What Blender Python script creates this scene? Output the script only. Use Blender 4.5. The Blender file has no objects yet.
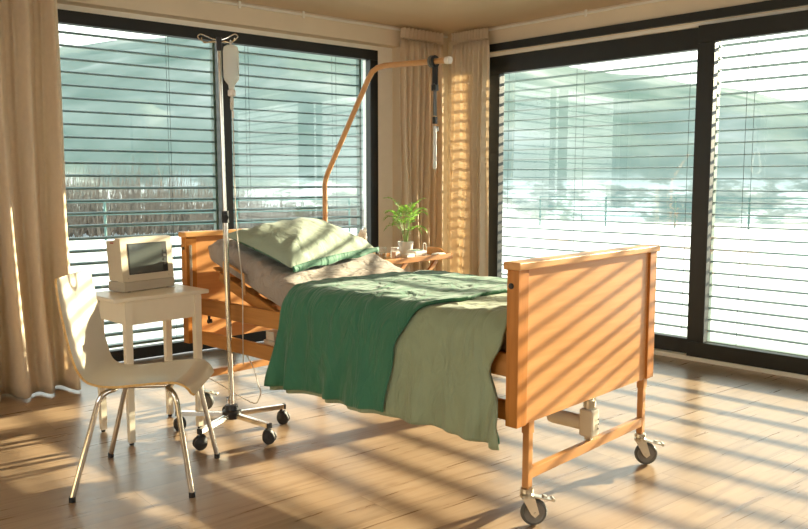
import bpy, bmesh, math, random
from mathutils import Vector, Matrix, noise
from math import sin, cos, pi, radians

random.seed(7)
SC = bpy.context.scene
COL = SC.collection

# ------------------------------------------------------------------ materials
def new_mat(name):
    m = bpy.data.materials.new(name)
    m.use_nodes = True
    nt = m.node_tree
    nt.nodes.clear()
    out = nt.nodes.new('ShaderNodeOutputMaterial')
    return m, nt, out

def N(nt, t, **kw):
    n = nt.nodes.new(t)
    for k, v in kw.items():
        if hasattr(n, k):
            setattr(n, k, v)
    return n

def setin(n, **kw):
    for k, v in kw.items():
        n.inputs[k.replace('_', ' ')].default_value = v

def ramp(nt, stops):
    r = nt.nodes.new('ShaderNodeValToRGB')
    e = r.color_ramp.elements
    while len(e) > 1:
        e.remove(e[-1])
    e[0].position = stops[0][0]; e[0].color = (*stops[0][1], 1)
    for p, c in stops[1:]:
        x = e.new(p); x.color = (*c, 1)
    return r

def mat(name, col, rough=.5, metal=0.0, var=.06, scale=12, bump=0.0, bscale=200, spec=.5, coat=0.0, sheen=0.0, trans=None):
    """plain procedural surface: base colour with a little noise, optional bump, optional translucency (cloth)"""
    m, nt, out = new_mat(name)
    b = N(nt, 'ShaderNodeBsdfPrincipled')
    setin(b, Roughness=rough, Metallic=metal)
    b.inputs['Specular IOR Level'].default_value = spec
    b.inputs['Coat Weight'].default_value = coat
    if sheen: b.inputs['Sheen Weight'].default_value = sheen
    tc = N(nt, 'ShaderNodeTexCoord')
    nz = N(nt, 'ShaderNodeTexNoise'); setin(nz, Scale=scale, Detail=4.0)
    nt.links.new(tc.outputs['Object'], nz.inputs['Vector'])
    lo = tuple(c * (1 - var) for c in col); hi = tuple(min(1, c * (1 + var)) for c in col)
    r = ramp(nt, [(.3, lo), (.7, hi)])
    nt.links.new(nz.outputs['Fac'], r.inputs['Fac'])
    nt.links.new(r.outputs['Color'], b.inputs['Base Color'])
    if bump:
        n2 = N(nt, 'ShaderNodeTexNoise'); setin(n2, Scale=bscale, Detail=3.0)
        nt.links.new(tc.outputs['Object'], n2.inputs['Vector'])
        bp = N(nt, 'ShaderNodeBump'); setin(bp, Strength=bump, Distance=.01)
        nt.links.new(n2.outputs['Fac'], bp.inputs['Height'])
        nt.links.new(bp.outputs['Normal'], b.inputs['Normal'])
    if trans:
        t = N(nt, 'ShaderNodeBsdfTranslucent')
        nt.links.new(r.outputs['Color'], t.inputs['Color'])
        mx = N(nt, 'ShaderNodeMixShader'); mx.inputs[0].default_value = trans
        nt.links.new(b.outputs[0], mx.inputs[1]); nt.links.new(t.outputs[0], mx.inputs[2])
        nt.links.new(mx.outputs[0], out.inputs['Surface'])
    else:
        nt.links.new(b.outputs[0], out.inputs['Surface'])
    return m

def wood(name, dark, light, axis=0, scale=1.0, rough=.38):
    m, nt, out = new_mat(name)
    b = N(nt, 'ShaderNodeBsdfPrincipled'); setin(b, Roughness=rough)
    b.inputs['Specular IOR Level'].default_value = .4
    tc = N(nt, 'ShaderNodeTexCoord')
    mp = N(nt, 'ShaderNodeMapping')
    s = [28 * scale] * 3; s[axis] = 2.2 * scale
    mp.inputs['Scale'].default_value = s
    nt.links.new(tc.outputs['Object'], mp.inputs['Vector'])
    nz = N(nt, 'ShaderNodeTexNoise'); setin(nz, Scale=1.6, Detail=6.0, Distortion=.5)
    nt.links.new(mp.outputs[0], nz.inputs['Vector'])
    r = ramp(nt, [(.25, dark), (.75, light)])
    nt.links.new(nz.outputs['Fac'], r.inputs['Fac'])
    nt.links.new(r.outputs['Color'], b.inputs['Base Color'])
    nt.links.new(b.outputs[0], out.inputs['Surface'])
    return m

def cloth(name, col, rough, var, crease, cs=(9, 16, 9), sheen=.15, spec=.2):
    m = mat(name, col, rough, var=var, scale=10, spec=spec, sheen=sheen)
    nt = m.node_tree; b = [n for n in nt.nodes if n.type == 'BSDF_PRINCIPLED'][0]
    tc = [n for n in nt.nodes if n.type == 'TEX_COORD'][0]
    mp = N(nt, 'ShaderNodeMapping'); mp.inputs['Scale'].default_value = cs; mp.inputs['Rotation'].default_value = (.3, .2, .5)
    n1 = N(nt, 'ShaderNodeTexNoise'); setin(n1, Scale=1.0, Detail=4.0, Distortion=1.2)
    nt.links.new(tc.outputs['Object'], mp.inputs[0]); nt.links.new(mp.outputs[0], n1.inputs['Vector'])
    bp = N(nt, 'ShaderNodeBump'); setin(bp, Strength=1.0, Distance=crease)
    nt.links.new(n1.outputs['Fac'], bp.inputs['Height']); nt.links.new(bp.outputs[0], b.inputs['Normal'])
    return m
M = {}
M['wall'] = mat('wall_plaster', (.74, .64, .50), .85, var=.03, scale=3, bump=.05, bscale=300, spec=.2)
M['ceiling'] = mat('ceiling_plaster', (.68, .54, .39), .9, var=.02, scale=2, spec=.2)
M['reveal'] = mat('reveal_paint', (.82, .79, .72), .8, var=.02, spec=.2)
M['frame'] = mat('anthracite_frame', (.010, .0115, .012), .45, var=.15)
M['slat'] = mat('slat_lacquer', (.13, .21, .19), .5, var=.05)
M['cord'] = mat('ladder_cord', (.03, .05, .05), .7)
M['curtain'] = mat('linen_curtain', (.82, .70, .54), .9, var=.03, scale=30, bump=.15, bscale=500, spec=.1, trans=.36)
M['curtain_sheer'] = mat('linen_curtain_pale', (.83, .73, .59), .9, var=.03, scale=30, bump=.15, bscale=500, spec=.1, trans=.36)
M['beech'] = wood('beech_veneer', (.40, .145, .022), (.54, .215, .042), axis=2)
M['beech_x'] = wood('beech_rail', (.42, .175, .04), (.54, .245, .065), axis=0)
M['beech_y'] = wood('beech_cap', (.55, .27, .085), (.68, .36, .135), axis=1)
M['beech_panel'] = wood('beech_panel', (.57, .265, .09), (.68, .34, .13), axis=1, rough=.33)
M['bed_metal'] = mat('lacquered_tube', (.55, .26, .085), .4, var=.03)
M['pole_metal'] = mat('beige_lacquer_tube', (.55, .29, .12), .38, var=.03)
M['chrome'] = mat('chrome', (.72, .69, .62), .16, metal=1.0, var=.02)
M['steel'] = mat('zinc_steel', (.62, .58, .48), .32, metal=1.0, var=.05)
M['rubber'] = mat('black_rubber', (.02, .02, .02), .55)
M['tyre'] = mat('grey_tyre', (.10, .10, .09), .6)
M['hub'] = mat('grey_hub', (.20, .19, .17), .5)
M['ivory'] = mat('ivory_plastic', (.70, .65, .52), .45, var=.03)
M['device'] = mat('beige_device_plastic', (.60, .53, .40), .5, var=.03)
M['device_base'] = mat('grey_beige_plastic', (.46, .41, .32), .5, var=.03)
M['black'] = mat('black_plastic', (.015, .015, .016), .4)
M['red'] = mat('red_marker', (.35, .04, .02), .5)
M['white_paint'] = mat('white_lacquer', (.82, .76, .62), .32, var=.02)
M['shell'] = mat('white_shell_lacquer', (.61, .575, .49), .22, var=.01)
M['ply'] = mat('plywood_edge', (.62, .38, .13), .5, var=.2, scale=60)
M['sheet'] = cloth('taupe_sheet', (.36, .31, .27), .85, .04, .016, (20, 9, 14))
M['sage'] = cloth('sage_cotton', (.285, .345, .225), .8, .03, .032, (9, 5, 3.2))
M['sage_pillow'] = cloth('sage_pillow_cotton', (.32, .39, .305), .8, .03, .009, (9, 12, 9))
M['green'] = cloth('bottle_green_cotton', (.042, .17, .098), .7, .05, .032, (9, 5, 3.2), .2, .25)
M['leaf'] = mat('palm_leaf', (.21, .42, .06), .45, var=.3, scale=25, trans=.45)
M['stem'] = mat('palm_stem', (.20, .32, .06), .5)
M['pot'] = mat('white_ceramic_pot', (.66, .62, .56), .4, var=.06)
M['soil'] = mat('potting_soil', (.05, .03, .02), .9, bump=.5, bscale=120)
M['tissue'] = mat('tissue_paper', (.80, .77, .72), .9, trans=.3)
M['card'] = mat('carton_tan', (.55, .36, .2), .7)
M['card_white'] = mat('carton_white', (.74, .70, .66), .6)
M['card_pink'] = mat('carton_pale_pink', (.70, .54, .46), .6)
M['paper'] = mat('paper_sheet', (.72, .74, .76), .7)
M['hose'] = mat('translucent_hose', (.72, .70, .64), .35, trans=.3)
M['strap'] = mat('black_webbing', (.012, .012, .013), .7)
M['strap_grey'] = mat('grey_webbing', (.12, .12, .12), .6)
M['railing'] = mat('green_railing', (.06, .13, .12), .5)
M['twig'] = mat('dry_twig', (.17, .145, .12), .9, var=.3)
M['outer'] = mat('outer_render', (.6, .58, .54), .9)

def glass_thin(name, tint, refl=1.0, ior=1.5):
    """single sheet of window glass: clear transmission with a tint, mirror reflection by Fresnel"""
    m, nt, out = new_mat(name)
    tr = N(nt, 'ShaderNodeBsdfTransparent'); tr.inputs[0].default_value = (*tint, 1)
    gl = N(nt, 'ShaderNodeBsdfGlossy'); gl.inputs['Roughness'].default_value = .0
    fr = N(nt, 'ShaderNodeFresnel')
    ge = N(nt, 'ShaderNodeNewGeometry')      # same reflection from either face of the sheet
    mr = N(nt, 'ShaderNodeMapRange'); mr.inputs[3].default_value = ior; mr.inputs[4].default_value = 1 / ior
    nt.links.new(ge.outputs['Backfacing'], mr.inputs[0]); nt.links.new(mr.outputs[0], fr.inputs['IOR'])
    mu = N(nt, 'ShaderNodeMath', operation='MULTIPLY'); mu.inputs[1].default_value = refl
    mu.use_clamp = True
    mx = N(nt, 'ShaderNodeMixShader')
    nt.links.new(fr.outputs[0], mu.inputs[0]); nt.links.new(mu.outputs[0], mx.inputs[0])
    nt.links.new(tr.outputs[0], mx.inputs[1]); nt.links.new(gl.outputs[0], mx.inputs[2])
    nt.links.new(mx.outputs[0], out.inputs['Surface'])
    return m
M['pane'] = glass_thin('window_pane', (.90, .965, .915), 2.0)
M['cup_glass'] = glass_thin('cup_glass', (.95, .97, .97), 1.2)

def make_bottle_mat():
    m, nt, out = new_mat('milky_bottle')
    b = N(nt, 'ShaderNodeBsdfPrincipled'); setin(b, Roughness=.3); b.inputs['Base Color'].default_value = (.86, .86, .82, 1)
    t = N(nt, 'ShaderNodeBsdfTranslucent'); t.inputs[0].default_value = (.88, .9, .86, 1)
    p = N(nt, 'ShaderNodeBsdfTransparent')
    a = N(nt, 'ShaderNodeMixShader'); a.inputs[0].default_value = .55
    c = N(nt, 'ShaderNodeMixShader'); c.inputs[0].default_value = .15
    nt.links.new(b.outputs[0], a.inputs[1]); nt.links.new(t.outputs[0], a.inputs[2])
    nt.links.new(a.outputs[0], c.inputs[1]); nt.links.new(p.outputs[0], c.inputs[2])
    nt.links.new(c.outputs[0], out.inputs['Surface'])
    return m
M['bottle'] = make_bottle_mat()

def make_screen():
    m, nt, out = new_mat('monitor_screen')
    b = N(nt, 'ShaderNodeBsdfPrincipled'); setin(b, Roughness=.18)
    b.inputs['Base Color'].default_value = (.085, .098, .092, 1)
    b.inputs['Specular IOR Level'].default_value = .9
    nt.links.new(b.outputs[0], out.inputs['Surface'])
    return m
M['screen'] = make_screen()

WA = radians(50.4)    # heading of the left window wall, to the right of straight ahead
WB = radians(-44.05)  # heading of the right window wall
dA = Vector((sin(WA), cos(WA), 0))
dB = Vector((-sin(WB) * -1, cos(WB), 0))     # towards the corner (left and away)
nA = Vector((cos(WA), -sin(WA), 0))          # into the room
tB = -dB                                     # from the corner towards the viewer's right
nB = Vector((dB.y, -dB.x, 0)) * -1           # into the room
A0 = Vector((-.2265, 7.1247, 0))
B0 = Vector((.754, 7.172, 0))

def make_floor():
    m, nt, out = new_mat('oak_planks')
    b = N(nt, 'ShaderNodeBsdfPrincipled')
    tc = N(nt, 'ShaderNodeTexCoord')
    mp = N(nt, 'ShaderNodeMapping'); mp.inputs['Rotation'].default_value = (0, 0, -(pi / 2 - WA))
    nt.links.new(tc.outputs['Object'], mp.inputs['Vector'])
    br = N(nt, 'ShaderNodeTexBrick')
    br.offset = .37; br.offset_frequency = 2; br.squash = 1.0
    setin(br, Scale=1.0)
    br.inputs['Mortar Size'].default_value = .0022
    br.inputs['Mortar Smooth'].default_value = .3
    br.inputs['Brick Width'].default_value = 1.9
    br.inputs['Row Height'].default_value = .215
    br.inputs['Color1'].default_value = (0, 0, 0, 1); br.inputs['Color2'].default_value = (1, 1, 1, 1)
    br.inputs['Mortar'].default_value = (.5, .5, .5, 1)
    nt.links.new(mp.outputs[0], br.inputs['Vector'])
    # grain
    m2 = N(nt, 'ShaderNodeMapping'); m2.inputs['Scale'].default_value = (1.6, 22, 1)
    nt.links.new(mp.outputs[0], m2.inputs['Vector'])
    ad = N(nt, 'ShaderNodeVectorMath', operation='ADD')
    sc = N(nt, 'ShaderNodeVectorMath', operation='SCALE'); sc.inputs['Scale'].default_value = 7.0
    nt.links.new(br.outputs['Color'], sc.inputs[0])
    nt.links.new(m2.outputs[0], ad.inputs[0]); nt.links.new(sc.outputs[0], ad.inputs[1])
    nz = N(nt, 'ShaderNodeTexNoise'); setin(nz, Scale=1.3, Detail=6.0, Distortion=.7)
    nt.links.new(ad.outputs[0], nz.inputs['Vector'])
    grain = ramp(nt, [(.25, (.23, .145, .083)), (.48, (.36, .25, .157)), (.8, (.42, .305, .20))])
    nt.links.new(nz.outputs['Fac'], grain.inputs['Fac'])
    # board to board
    hs = N(nt, 'ShaderNodeMix', data_type='RGBA', blend_type='MULTIPLY'); hs.inputs[0].default_value = 1.0
    tone = ramp(nt, [(0, (.86, .84, .82)), (1, (1.06, 1.05, 1.03))])
    nt.links.new(br.outputs['Color'], tone.inputs['Fac'])
    nt.links.new(grain.outputs[0], hs.inputs[6]); nt.links.new(tone.outputs[0], hs.inputs[7])
    # knots
    m3 = N(nt, 'ShaderNodeMapping'); m3.inputs['Scale'].default_value = (1.0, 2.2, 1)
    nt.links.new(mp.outputs[0], m3.inputs['Vector'])
    vo = N(nt, 'ShaderNodeTexVoronoi'); setin(vo, Scale=2.0, Randomness=1.0)
    nt.links.new(m3.outputs[0], vo.inputs['Vector'])
    kn = ramp(nt, [(.0, (.30, .24, .2)), (.045, (.55, .48, .42)), (.12, (1, 1, 1))])
    nt.links.new(vo.outputs['Distance'], kn.inputs['Fac'])
    k2 = N(nt, 'ShaderNodeMix', data_type='RGBA', blend_type='MULTIPLY'); k2.inputs[0].default_value = .8
    nt.links.new(hs.outputs[2], k2.inputs[6]); nt.links.new(kn.outputs[0], k2.inputs[7])
    # seams
    sm = N(nt, 'ShaderNodeMix', data_type='RGBA'); sm.inputs[7].default_value = (.24, .155, .085, 1)
    nt.links.new(br.outputs['Fac'], sm.inputs[0]); nt.links.new(k2.outputs[2], sm.inputs[6])
    nt.links.new(sm.outputs[2], b.inputs['Base Color'])
    rr = N(nt, 'ShaderNodeMapRange'); rr.inputs[3].default_value = .22; rr.inputs[4].default_value = .38
    nt.links.new(nz.outputs['Fac'], rr.inputs[0]); nt.links.new(rr.outputs[0], b.inputs['Roughness'])
    b.inputs['Specular IOR Level'].default_value = .8
    bp = N(nt, 'ShaderNodeBump'); setin(bp, Strength=.15, Distance=.003)
    nt.links.new(nz.outputs['Fac'], bp.inputs['Height']); nt.links.new(bp.outputs[0], b.inputs['Normal'])
    nt.links.new(b.outputs[0], out.inputs['Surface'])
    return m
M['floor'] = make_floor()

def make_snow():
    m, nt, out = new_mat('snow')
    b = N(nt, 'ShaderNodeBsdfPrincipled'); setin(b, Roughness=.9)
    tc = N(nt, 'ShaderNodeTexCoord')
    nz = N(nt, 'ShaderNodeTexNoise'); setin(nz, Scale=.7, Detail=6.0)
    nt.links.new(tc.outputs['Object'], nz.inputs['Vector'])
    r = ramp(nt, [(.3, (.42, .41, .38)), (.5, (.56, .56, .54)), (.8, (.62, .62, .60))])
    nt.links.new(nz.outputs['Fac'], r.inputs['Fac'])
    nt.links.new(r.outputs[0], b.inputs['Base Color'])
    nt.links.new(b.outputs[0], out.inputs['Surface'])
    return m
M['snow'] = make_snow()

def make_hill():
    m, nt, out = new_mat('haze_toned_hillside')
    b = N(nt, 'ShaderNodeBsdfPrincipled'); setin(b, Roughness=1.0); b.inputs['Specular IOR Level'].default_value = 0
    tc = N(nt, 'ShaderNodeTexCoord')
    nz = N(nt, 'ShaderNodeTexNoise'); setin(nz, Scale=.022, Detail=7.0, Roughness=.62)
    nt.links.new(tc.outputs['Object'], nz.inputs['Vector'])
    r = ramp(nt, [(.32, HILL_D), (.55, HILL_M), (.72, HILL_L)])
    nt.links.new(nz.outputs['Fac'], r.inputs['Fac'])
    # valley floor: snow fields, scrub and small roofs
    n2 = N(nt, 'ShaderNodeTexNoise'); setin(n2, Scale=.06, Detail=8.0, Roughness=.7)
    nt.links.new(tc.outputs['Object'], n2.inputs['Vector'])
    r2 = ramp(nt, [(.40, (.12, .15, .135)), (.50, (.24, .24, .21)), (.56, (.55, .55, .52))])
    nt.links.new(n2.outputs['Fac'], r2.inputs['Fac'])
    sx = N(nt, 'ShaderNodeSeparateXYZ'); nt.links.new(tc.outputs['Object'], sx.inputs[0])
    mr = N(nt, 'ShaderNodeMapRange'); mr.inputs[1].default_value = -3; mr.inputs[2].default_value = 4
    nt.links.new(sx.outputs[2], mr.inputs[0])
    mx = N(nt, 'ShaderNodeMix', data_type='RGBA')
    nt.links.new(mr.outputs[0], mx.inputs[0]); nt.links.new(r2.outputs[0], mx.inputs[6]); nt.links.new(r.outputs[0], mx.inputs[7])
    nt.links.new(mx.outputs[2], b.inputs['Base Color'])
    nt.links.new(b.outputs[0], out.inputs['Surface'])
    return m
HILL_D, HILL_M, HILL_L = (.095, .13, .108), (.175, .20, .175), (.29, .29, .265)  # woodland tones lifted paler, so distance haze is painted into the colour
M['hill'] = make_hill()

# ------------------------------------------------------------------ mesh building
class MB:
    def __init__(s):
        s.bm = bmesh.new()
    def box(s, c, size, rot=None, bev=.0, seg=2, mi=0):
        ret = bmesh.ops.create_cube(s.bm, size=1.0)
        vs = ret['verts']
        bmesh.ops.scale(s.bm, vec=size, verts=vs)
        fs = list({f for v in vs for f in v.link_faces})
        if bev > 0:
            es = list({e for v in vs for e in v.link_edges})
            r = bmesh.ops.bevel(s.bm, geom=es, offset=bev, segments=seg, affect='EDGES', profile=.5)
            vs = list({v for f in r['faces'] for v in f.verts} | {v for v in vs if v.is_valid})
            fs = list({f for v in vs for f in v.link_faces})
        mtx = Matrix.Translation(c)
        if rot is not None:
            mtx = mtx @ rot.to_4x4()
        bmesh.ops.transform(s.bm, matrix=mtx, verts=vs)
        for f in fs: f.material_index = mi
        return s
    def bar(s, p0, p1, w, h, bev=0.0, up=(0, 0, 1), mi=0):
        """rectangular bar between two points, w across, h along up"""
        p0, p1 = Vector(p0), Vector(p1)
        x = (p1 - p0); L = x.length; x.normalize()
        y = Vector(up).cross(x).normalized(); z = x.cross(y)
        rot = Matrix((x, y, z)).transposed()
        return s.box((p0 + p1) / 2, (L, w, h), rot, bev, mi=mi)
    def tube(s, pts, r, n=10, cap=True, mi=0):
        pts = [Vector(p) for p in pts]
        rs = r if isinstance(r, (list, tuple)) else [r] * len(pts)
        rings = []
        t0 = (pts[1] - pts[0]).normalized()
        ref = Vector((0, 0, 1)) if abs(t0.z) < .9 else Vector((1, 0, 0))
        u = t0.cross(ref).normalized()
        for i, p in enumerate(pts):
            if i == 0: t = t0
            elif i == len(pts) - 1: t = (pts[i] - pts[i - 1]).normalized()
            else: t = ((pts[i + 1] - p).normalized() + (p - pts[i - 1]).normalized()).normalized()
            u = (u - t * u.dot(t)).normalized()
            v = t.cross(u)
            rings.append([s.bm.verts.new(p + (u * cos(2 * pi * k / n) + v * sin(2 * pi * k / n)) * rs[i]) for k in range(n)])
        s.skin(rings, True, mi)
        if cap:
            for rg, fl in ((rings[0], True), (rings[-1], False)):
                f = s.bm.faces.new(rg[::-1] if fl else rg); f.material_index = mi
        return s
    def skin(s, rings, closed=True, mi=0):
        n = len(rings[0])
        for a, b in zip(rings[:-1], rings[1:]):
            for k in range(n if closed else n - 1):
                j = (k + 1) % n
                f = s.bm.faces.new((a[k], a[j], b[j], b[k])); f.material_index = mi
    def cyl(s, p0, p1, r, n=16, mi=0):
        return s.tube([p0, p1], r, n, True, mi)
    def lathe(s, prof, c=(0, 0, 0), n=24, axis=None, cap=True, mi=0):
        rings = []
        rot = axis.to_4x4() if axis is not None else Matrix.Identity(4)
        mt = Matrix.Translation(c) @ rot
        for r, z in prof:
            rings.append([s.bm.verts.new(mt @ Vector((max(r, 1e-4) * cos(2 * pi * k / n), max(r, 1e-4) * sin(2 * pi * k / n), z))) for k in range(n)])
        s.skin(rings, True, mi)
        if cap:
            s.bm.faces.new(rings[0][::-1]).material_index = mi
            s.bm.faces.new(rings[-1]).material_index = mi
        return s
    def grid(s, fn, nu, nv, mi=0, u0=0., u1=1., v0=0., v1=1.):
        vs = [[s.bm.verts.new(fn(u0 + (u1 - u0) * i / nu, v0 + (v1 - v0) * j / nv)) for j in range(nv + 1)] for i in range(nu + 1)]
        for i in range(nu):
            for j in range(nv):
                s.bm.faces.new((vs[i][j], vs[i + 1][j], vs[i + 1][j + 1], vs[i][j + 1])).material_index = mi
        return vs
    def build(s, name, mats, parent=None, smooth=40, thick=0.0, off=-1.0, sub=0):
        bmesh.ops.recalc_face_normals(s.bm, faces=s.bm.faces[:]) if not getattr(s, 'keep', False) else None
        me = bpy.data.meshes.new(name)
        s.bm.to_mesh(me); s.bm.free()
        for m in (mats if isinstance(mats, (list, tuple)) else [mats]):
            me.materials.append(m)
        if smooth:
            for p in me.polygons: p.use_smooth = True
            me.set_sharp_from_angle(angle=radians(smooth))
        o = bpy.data.objects.new(name, me)
        COL.objects.link(o)
        if parent: o.parent = parent
        if smooth and smooth <= 45:
            md = o.modifiers.new('normals', 'WEIGHTED_NORMAL'); md.keep_sharp = True; md.weight = 90
        if thick:
            md = o.modifiers.new('thickness', 'SOLIDIFY'); md.thickness = thick; md.offset = off
        if sub:
            md = o.modifiers.new('smooth', 'SUBSURF'); md.levels = sub; md.render_levels = sub
        return o

def tag(o, label=None, cat=None, group=None, kind=None):
    if label: o['label'] = label
    if cat: o['category'] = cat
    if group: o['group'] = group
    if kind: o['kind'] = kind
    return o

def empty(name, loc, rz, label, cat, group=None):
    o = bpy.data.objects.new(name, None)
    o.empty_display_size = .05
    COL.objects.link(o)
    o.location = loc; o.rotation_euler = (0, 0, rz)
    return tag(o, label, cat, group)

def struct(o, label=None, cat=None):
    o['kind'] = 'structure'
    if label: tag(o, label, cat)
    return o

def spline(pts, n=8):
    """Catmull-Rom through points"""
    P = [Vector(p) for p in pts]
    P = [P[0] * 2 - P[1]] + P + [P[-1] * 2 - P[-2]]
    out = []
    for i in range(1, len(P) - 2):
        for k in range(n):
            t = k / n
            a, b, c, d = P[i - 1], P[i], P[i + 1], P[i + 2]
            out.append(.5 * ((2 * b) + (-a + c) * t + (2 * a - 5 * b + 4 * c - d) * t * t + (-a + 3 * b - 3 * c + d) * t ** 3))
    out.append(P[-2])
    return out

def sst(a, b, x):
    t = max(0., min(1., (x - a) / (b - a))); return t * t * (3 - 2 * t)

# ------------------------------------------------------------------ the room
ZC = 2.63
REV = .12
def PA(s, off=0., z=0.): return A0 + dA * s + nA * off + Vector((0, 0, z))
def PB(t, off=0., z=0.): return B0 + tB * t + nB * off + Vector((0, 0, z))
RA = Matrix((dA, -nA, Vector((0, 0, 1)))).transposed()   # x along wall A, y outwards
RB = Matrix((tB, -nB, Vector((0, 0, 1)))).transposed()
def boxA(mb, s0, s1, o0, o1, z0, z1, bev=0., mi=0):
    return mb.box(PA((s0 + s1) / 2, (o0 + o1) / 2, (z0 + z1) / 2), (abs(s1 - s0), abs(o1 - o0), abs(z1 - z0)), RA, bev, mi=mi)
def boxB(mb, s0, s1, o0, o1, z0, z1, bev=0., mi=0):
    return mb.box(PB((s0 + s1) / 2, (o0 + o1) / 2, (z0 + z1) / 2), (abs(s1 - s0), abs(o1 - o0), abs(z1 - z0)), RB, bev, mi=mi)

# corner of the two inner wall faces
def isect(p, d, q, e):
    det = d.x * -e.y + e.x * d.y
    rx, ry = q.x - p.x, q.y - p.y
    t = (rx * -e.y + e.x * ry) / det
    return p + d * t
BIN = .03
CORN = isect(PA(0, REV), dA, PB(0, BIN), tB)
sC = (CORN - A0).dot(dA)
tC = (CORN - B0).dot(tB)
L = Lw_ = 6.9
c0, c1, c2, c3 = CORN, CORN - dA * L, CORN - dA * L + tB * L, CORN + tB * L

def slab(name, pts, z0, z1, m, grow=.0):
    mb = MB()
    lo = [mb.bm.verts.new((p.x, p.y, z0)) for p in pts]; hi = [mb.bm.verts.new((p.x, p.y, z1)) for p in pts]
    mb.skin([lo, hi]); mb.bm.faces.new(lo[::-1]); mb.bm.faces.new(hi)
    return mb.build(name, m, smooth=0)
g = .35
ctr = (c0 + c1 + c2 + c3) / 4
big = [p + (p - ctr).normalized() * .25 for p in (c0, c1, c2, c3)]
struct(slab('floor', big, -.06, 0, M['floor']), 'knotty oak plank floor striped with low sunlight', 'floor')
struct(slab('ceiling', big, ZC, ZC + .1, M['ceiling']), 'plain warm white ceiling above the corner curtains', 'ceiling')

S_L = -3.05        # left end of window A (behind the curtain)
T_R = 4.75         # right end of the glazed wall B (outside the frame)
T_L = -.40
ZA = 2.43; ZAL = 2.465
ZB = 2.38
OUT = .22
# wall A with its niche
mb = MB()
boxA(mb, .16, sC + .3, REV, -OUT, 0, ZC)                 # by the corner
boxA(mb, S_L - .12, .16, REV, -OUT, ZAL, ZC)             # lintel
boxA(mb, -L + sC - .3, S_L - .12, REV, -OUT, 0, ZC)      # left of the window
struct(mb.build('wall_left', M['wall'], smooth=0), 'cream wall around the wide window on the left', 'wall')
mb = MB()
boxA(mb, 0, .16, 0, -OUT, 0, ZAL); boxA(mb, S_L - .12, S_L, 0, -OUT, 0, ZAL); boxA(mb, S_L, 0, 0, -OUT, ZA, ZAL)
struct(mb.build('trim_1', M['reveal'], smooth=0), 'white recess lining around the left window', 'trim')
# wall B
mb = MB()
boxB(mb, tC - .0, T_L, BIN, -OUT, 0, ZC)
boxB(mb, T_L, T_R, BIN, -OUT, 2.405, ZC)
boxB(mb, T_R, tC + L + .3, BIN, -OUT, 0, ZC)
struct(mb.build('wall_right', M['wall'], smooth=0), 'cream wall strip above the sliding glass doors', 'wall')
mb = MB(); boxB(mb, T_L, T_R, BIN - .005, -.05, 2.38, 2.405)
struct(mb.build('trim_2', M['reveal'], smooth=0), 'pale strip between black rail and door frame', 'trim')
mb = MB(); boxB(mb, 0.0, T_R, BIN + .03, BIN, 2.415, 2.478, .003)
struct(mb.build('trim_3', M['frame'], smooth=0), 'long black rail above the sliding glass doors', 'trim')
mb = MB(); boxB(mb, T_L, T_R, .055, -.02, 0, .032, .003)
struct(mb.build('trim_4', M['reveal'], smooth=0), 'low pale sill strip under the glass doors', 'trim')
# unseen sides of the room, wide openings added to let in fill light
def wallseg(name, p, q):
    mb = MB(); d = (q - p).normalized(); nn = Vector((-d.y, d.x, 0))
    if nn.dot(ctr - p) > 0: nn = -nn
    mb.bar(p + nn * .1 + Vector((0, 0, ZC / 2)), q + nn * .1 + Vector((0, 0, ZC / 2)), .2, ZC)
    return struct(mb.build(name, M['wall'], smooth=0), 'plain cream wall ' + ('facing the right window' if name.endswith('back') else 'facing the left window'), 'wall')
def wallopen(name, p, q, a, b, z0, z1, lab):
    mb = MB(); d = (q - p).normalized(); nn = Vector((-d.y, d.x, 0)); Lw = (q - p).length
    if nn.dot(ctr - p) > 0: nn = -nn
    def seg(s0, s1, za, zb):
        mb.bar(p + d * s0 + nn * .1 + Vector((0, 0, (za + zb) / 2)), p + d * s1 + nn * .1 + Vector((0, 0, (za + zb) / 2)), .2, zb - za)
    seg(0, a, 0, ZC); seg(b, Lw, 0, ZC); seg(a, b, 0, z0); seg(a, b, z1, ZC)
    return struct(mb.build(name, M['wall'], smooth=0), lab, 'wall')
wallopen('wall_back', c1, c2, 2.3, Lw_ - 2.2, .9, 2.15, 'cream wall facing the right window, with a wide opening added for fill light')
wallopen('wall_front', c2, c3, 2.0, Lw_ - 2.5, .9, 2.15, 'cream wall facing the left window, with a wide opening added for fill light')

# window A: frame, mullion, two panes
w1 = struct(empty('window_1', PA(-1.5), 0, 'wide two-pane window in a black frame, left', 'window'))
inv = Matrix.Translation(-PA(-1.5))
def inroot(mb, root_loc):
    bmesh.ops.translate(mb.bm, vec=-Vector(root_loc), verts=mb.bm.verts[:]); return mb
FA = .085
mb = MB()
boxA(mb, S_L, 0, .0, -.07, ZA - FA, ZA, .004); boxA(mb, S_L, 0, .0, -.07, 0.012, .095, .004)
boxA(mb, -FA, 0, .0, -.07, .095, ZA - FA, .004); boxA(mb, S_L, S_L + FA, .0, -.07, .095, ZA - FA, .004)
boxA(mb, -1.515, -1.42, .0, -.07, .095, ZA - FA, .004)
inroot(mb, PA(-1.5)).build('frame', M['frame'], w1, smooth=30)
for s0, s1 in ((S_L + FA, -1.515), (-1.42, -FA)):
    mb = MB(); boxA(mb, s0, s1, -.03, -.036, .095, ZA - FA)
    mb = MB()
    q = [mb.bm.verts.new(PA(s, -.033, z)) for s, z in ((s0, .09), (s1, .09), (s1, ZA - FA + .005), (s0, ZA - FA + .005))]
    mb.bm.faces.new(q)
    inroot(mb, PA(-1.5)).build('pane', M['pane'], w1, smooth=0)
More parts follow.
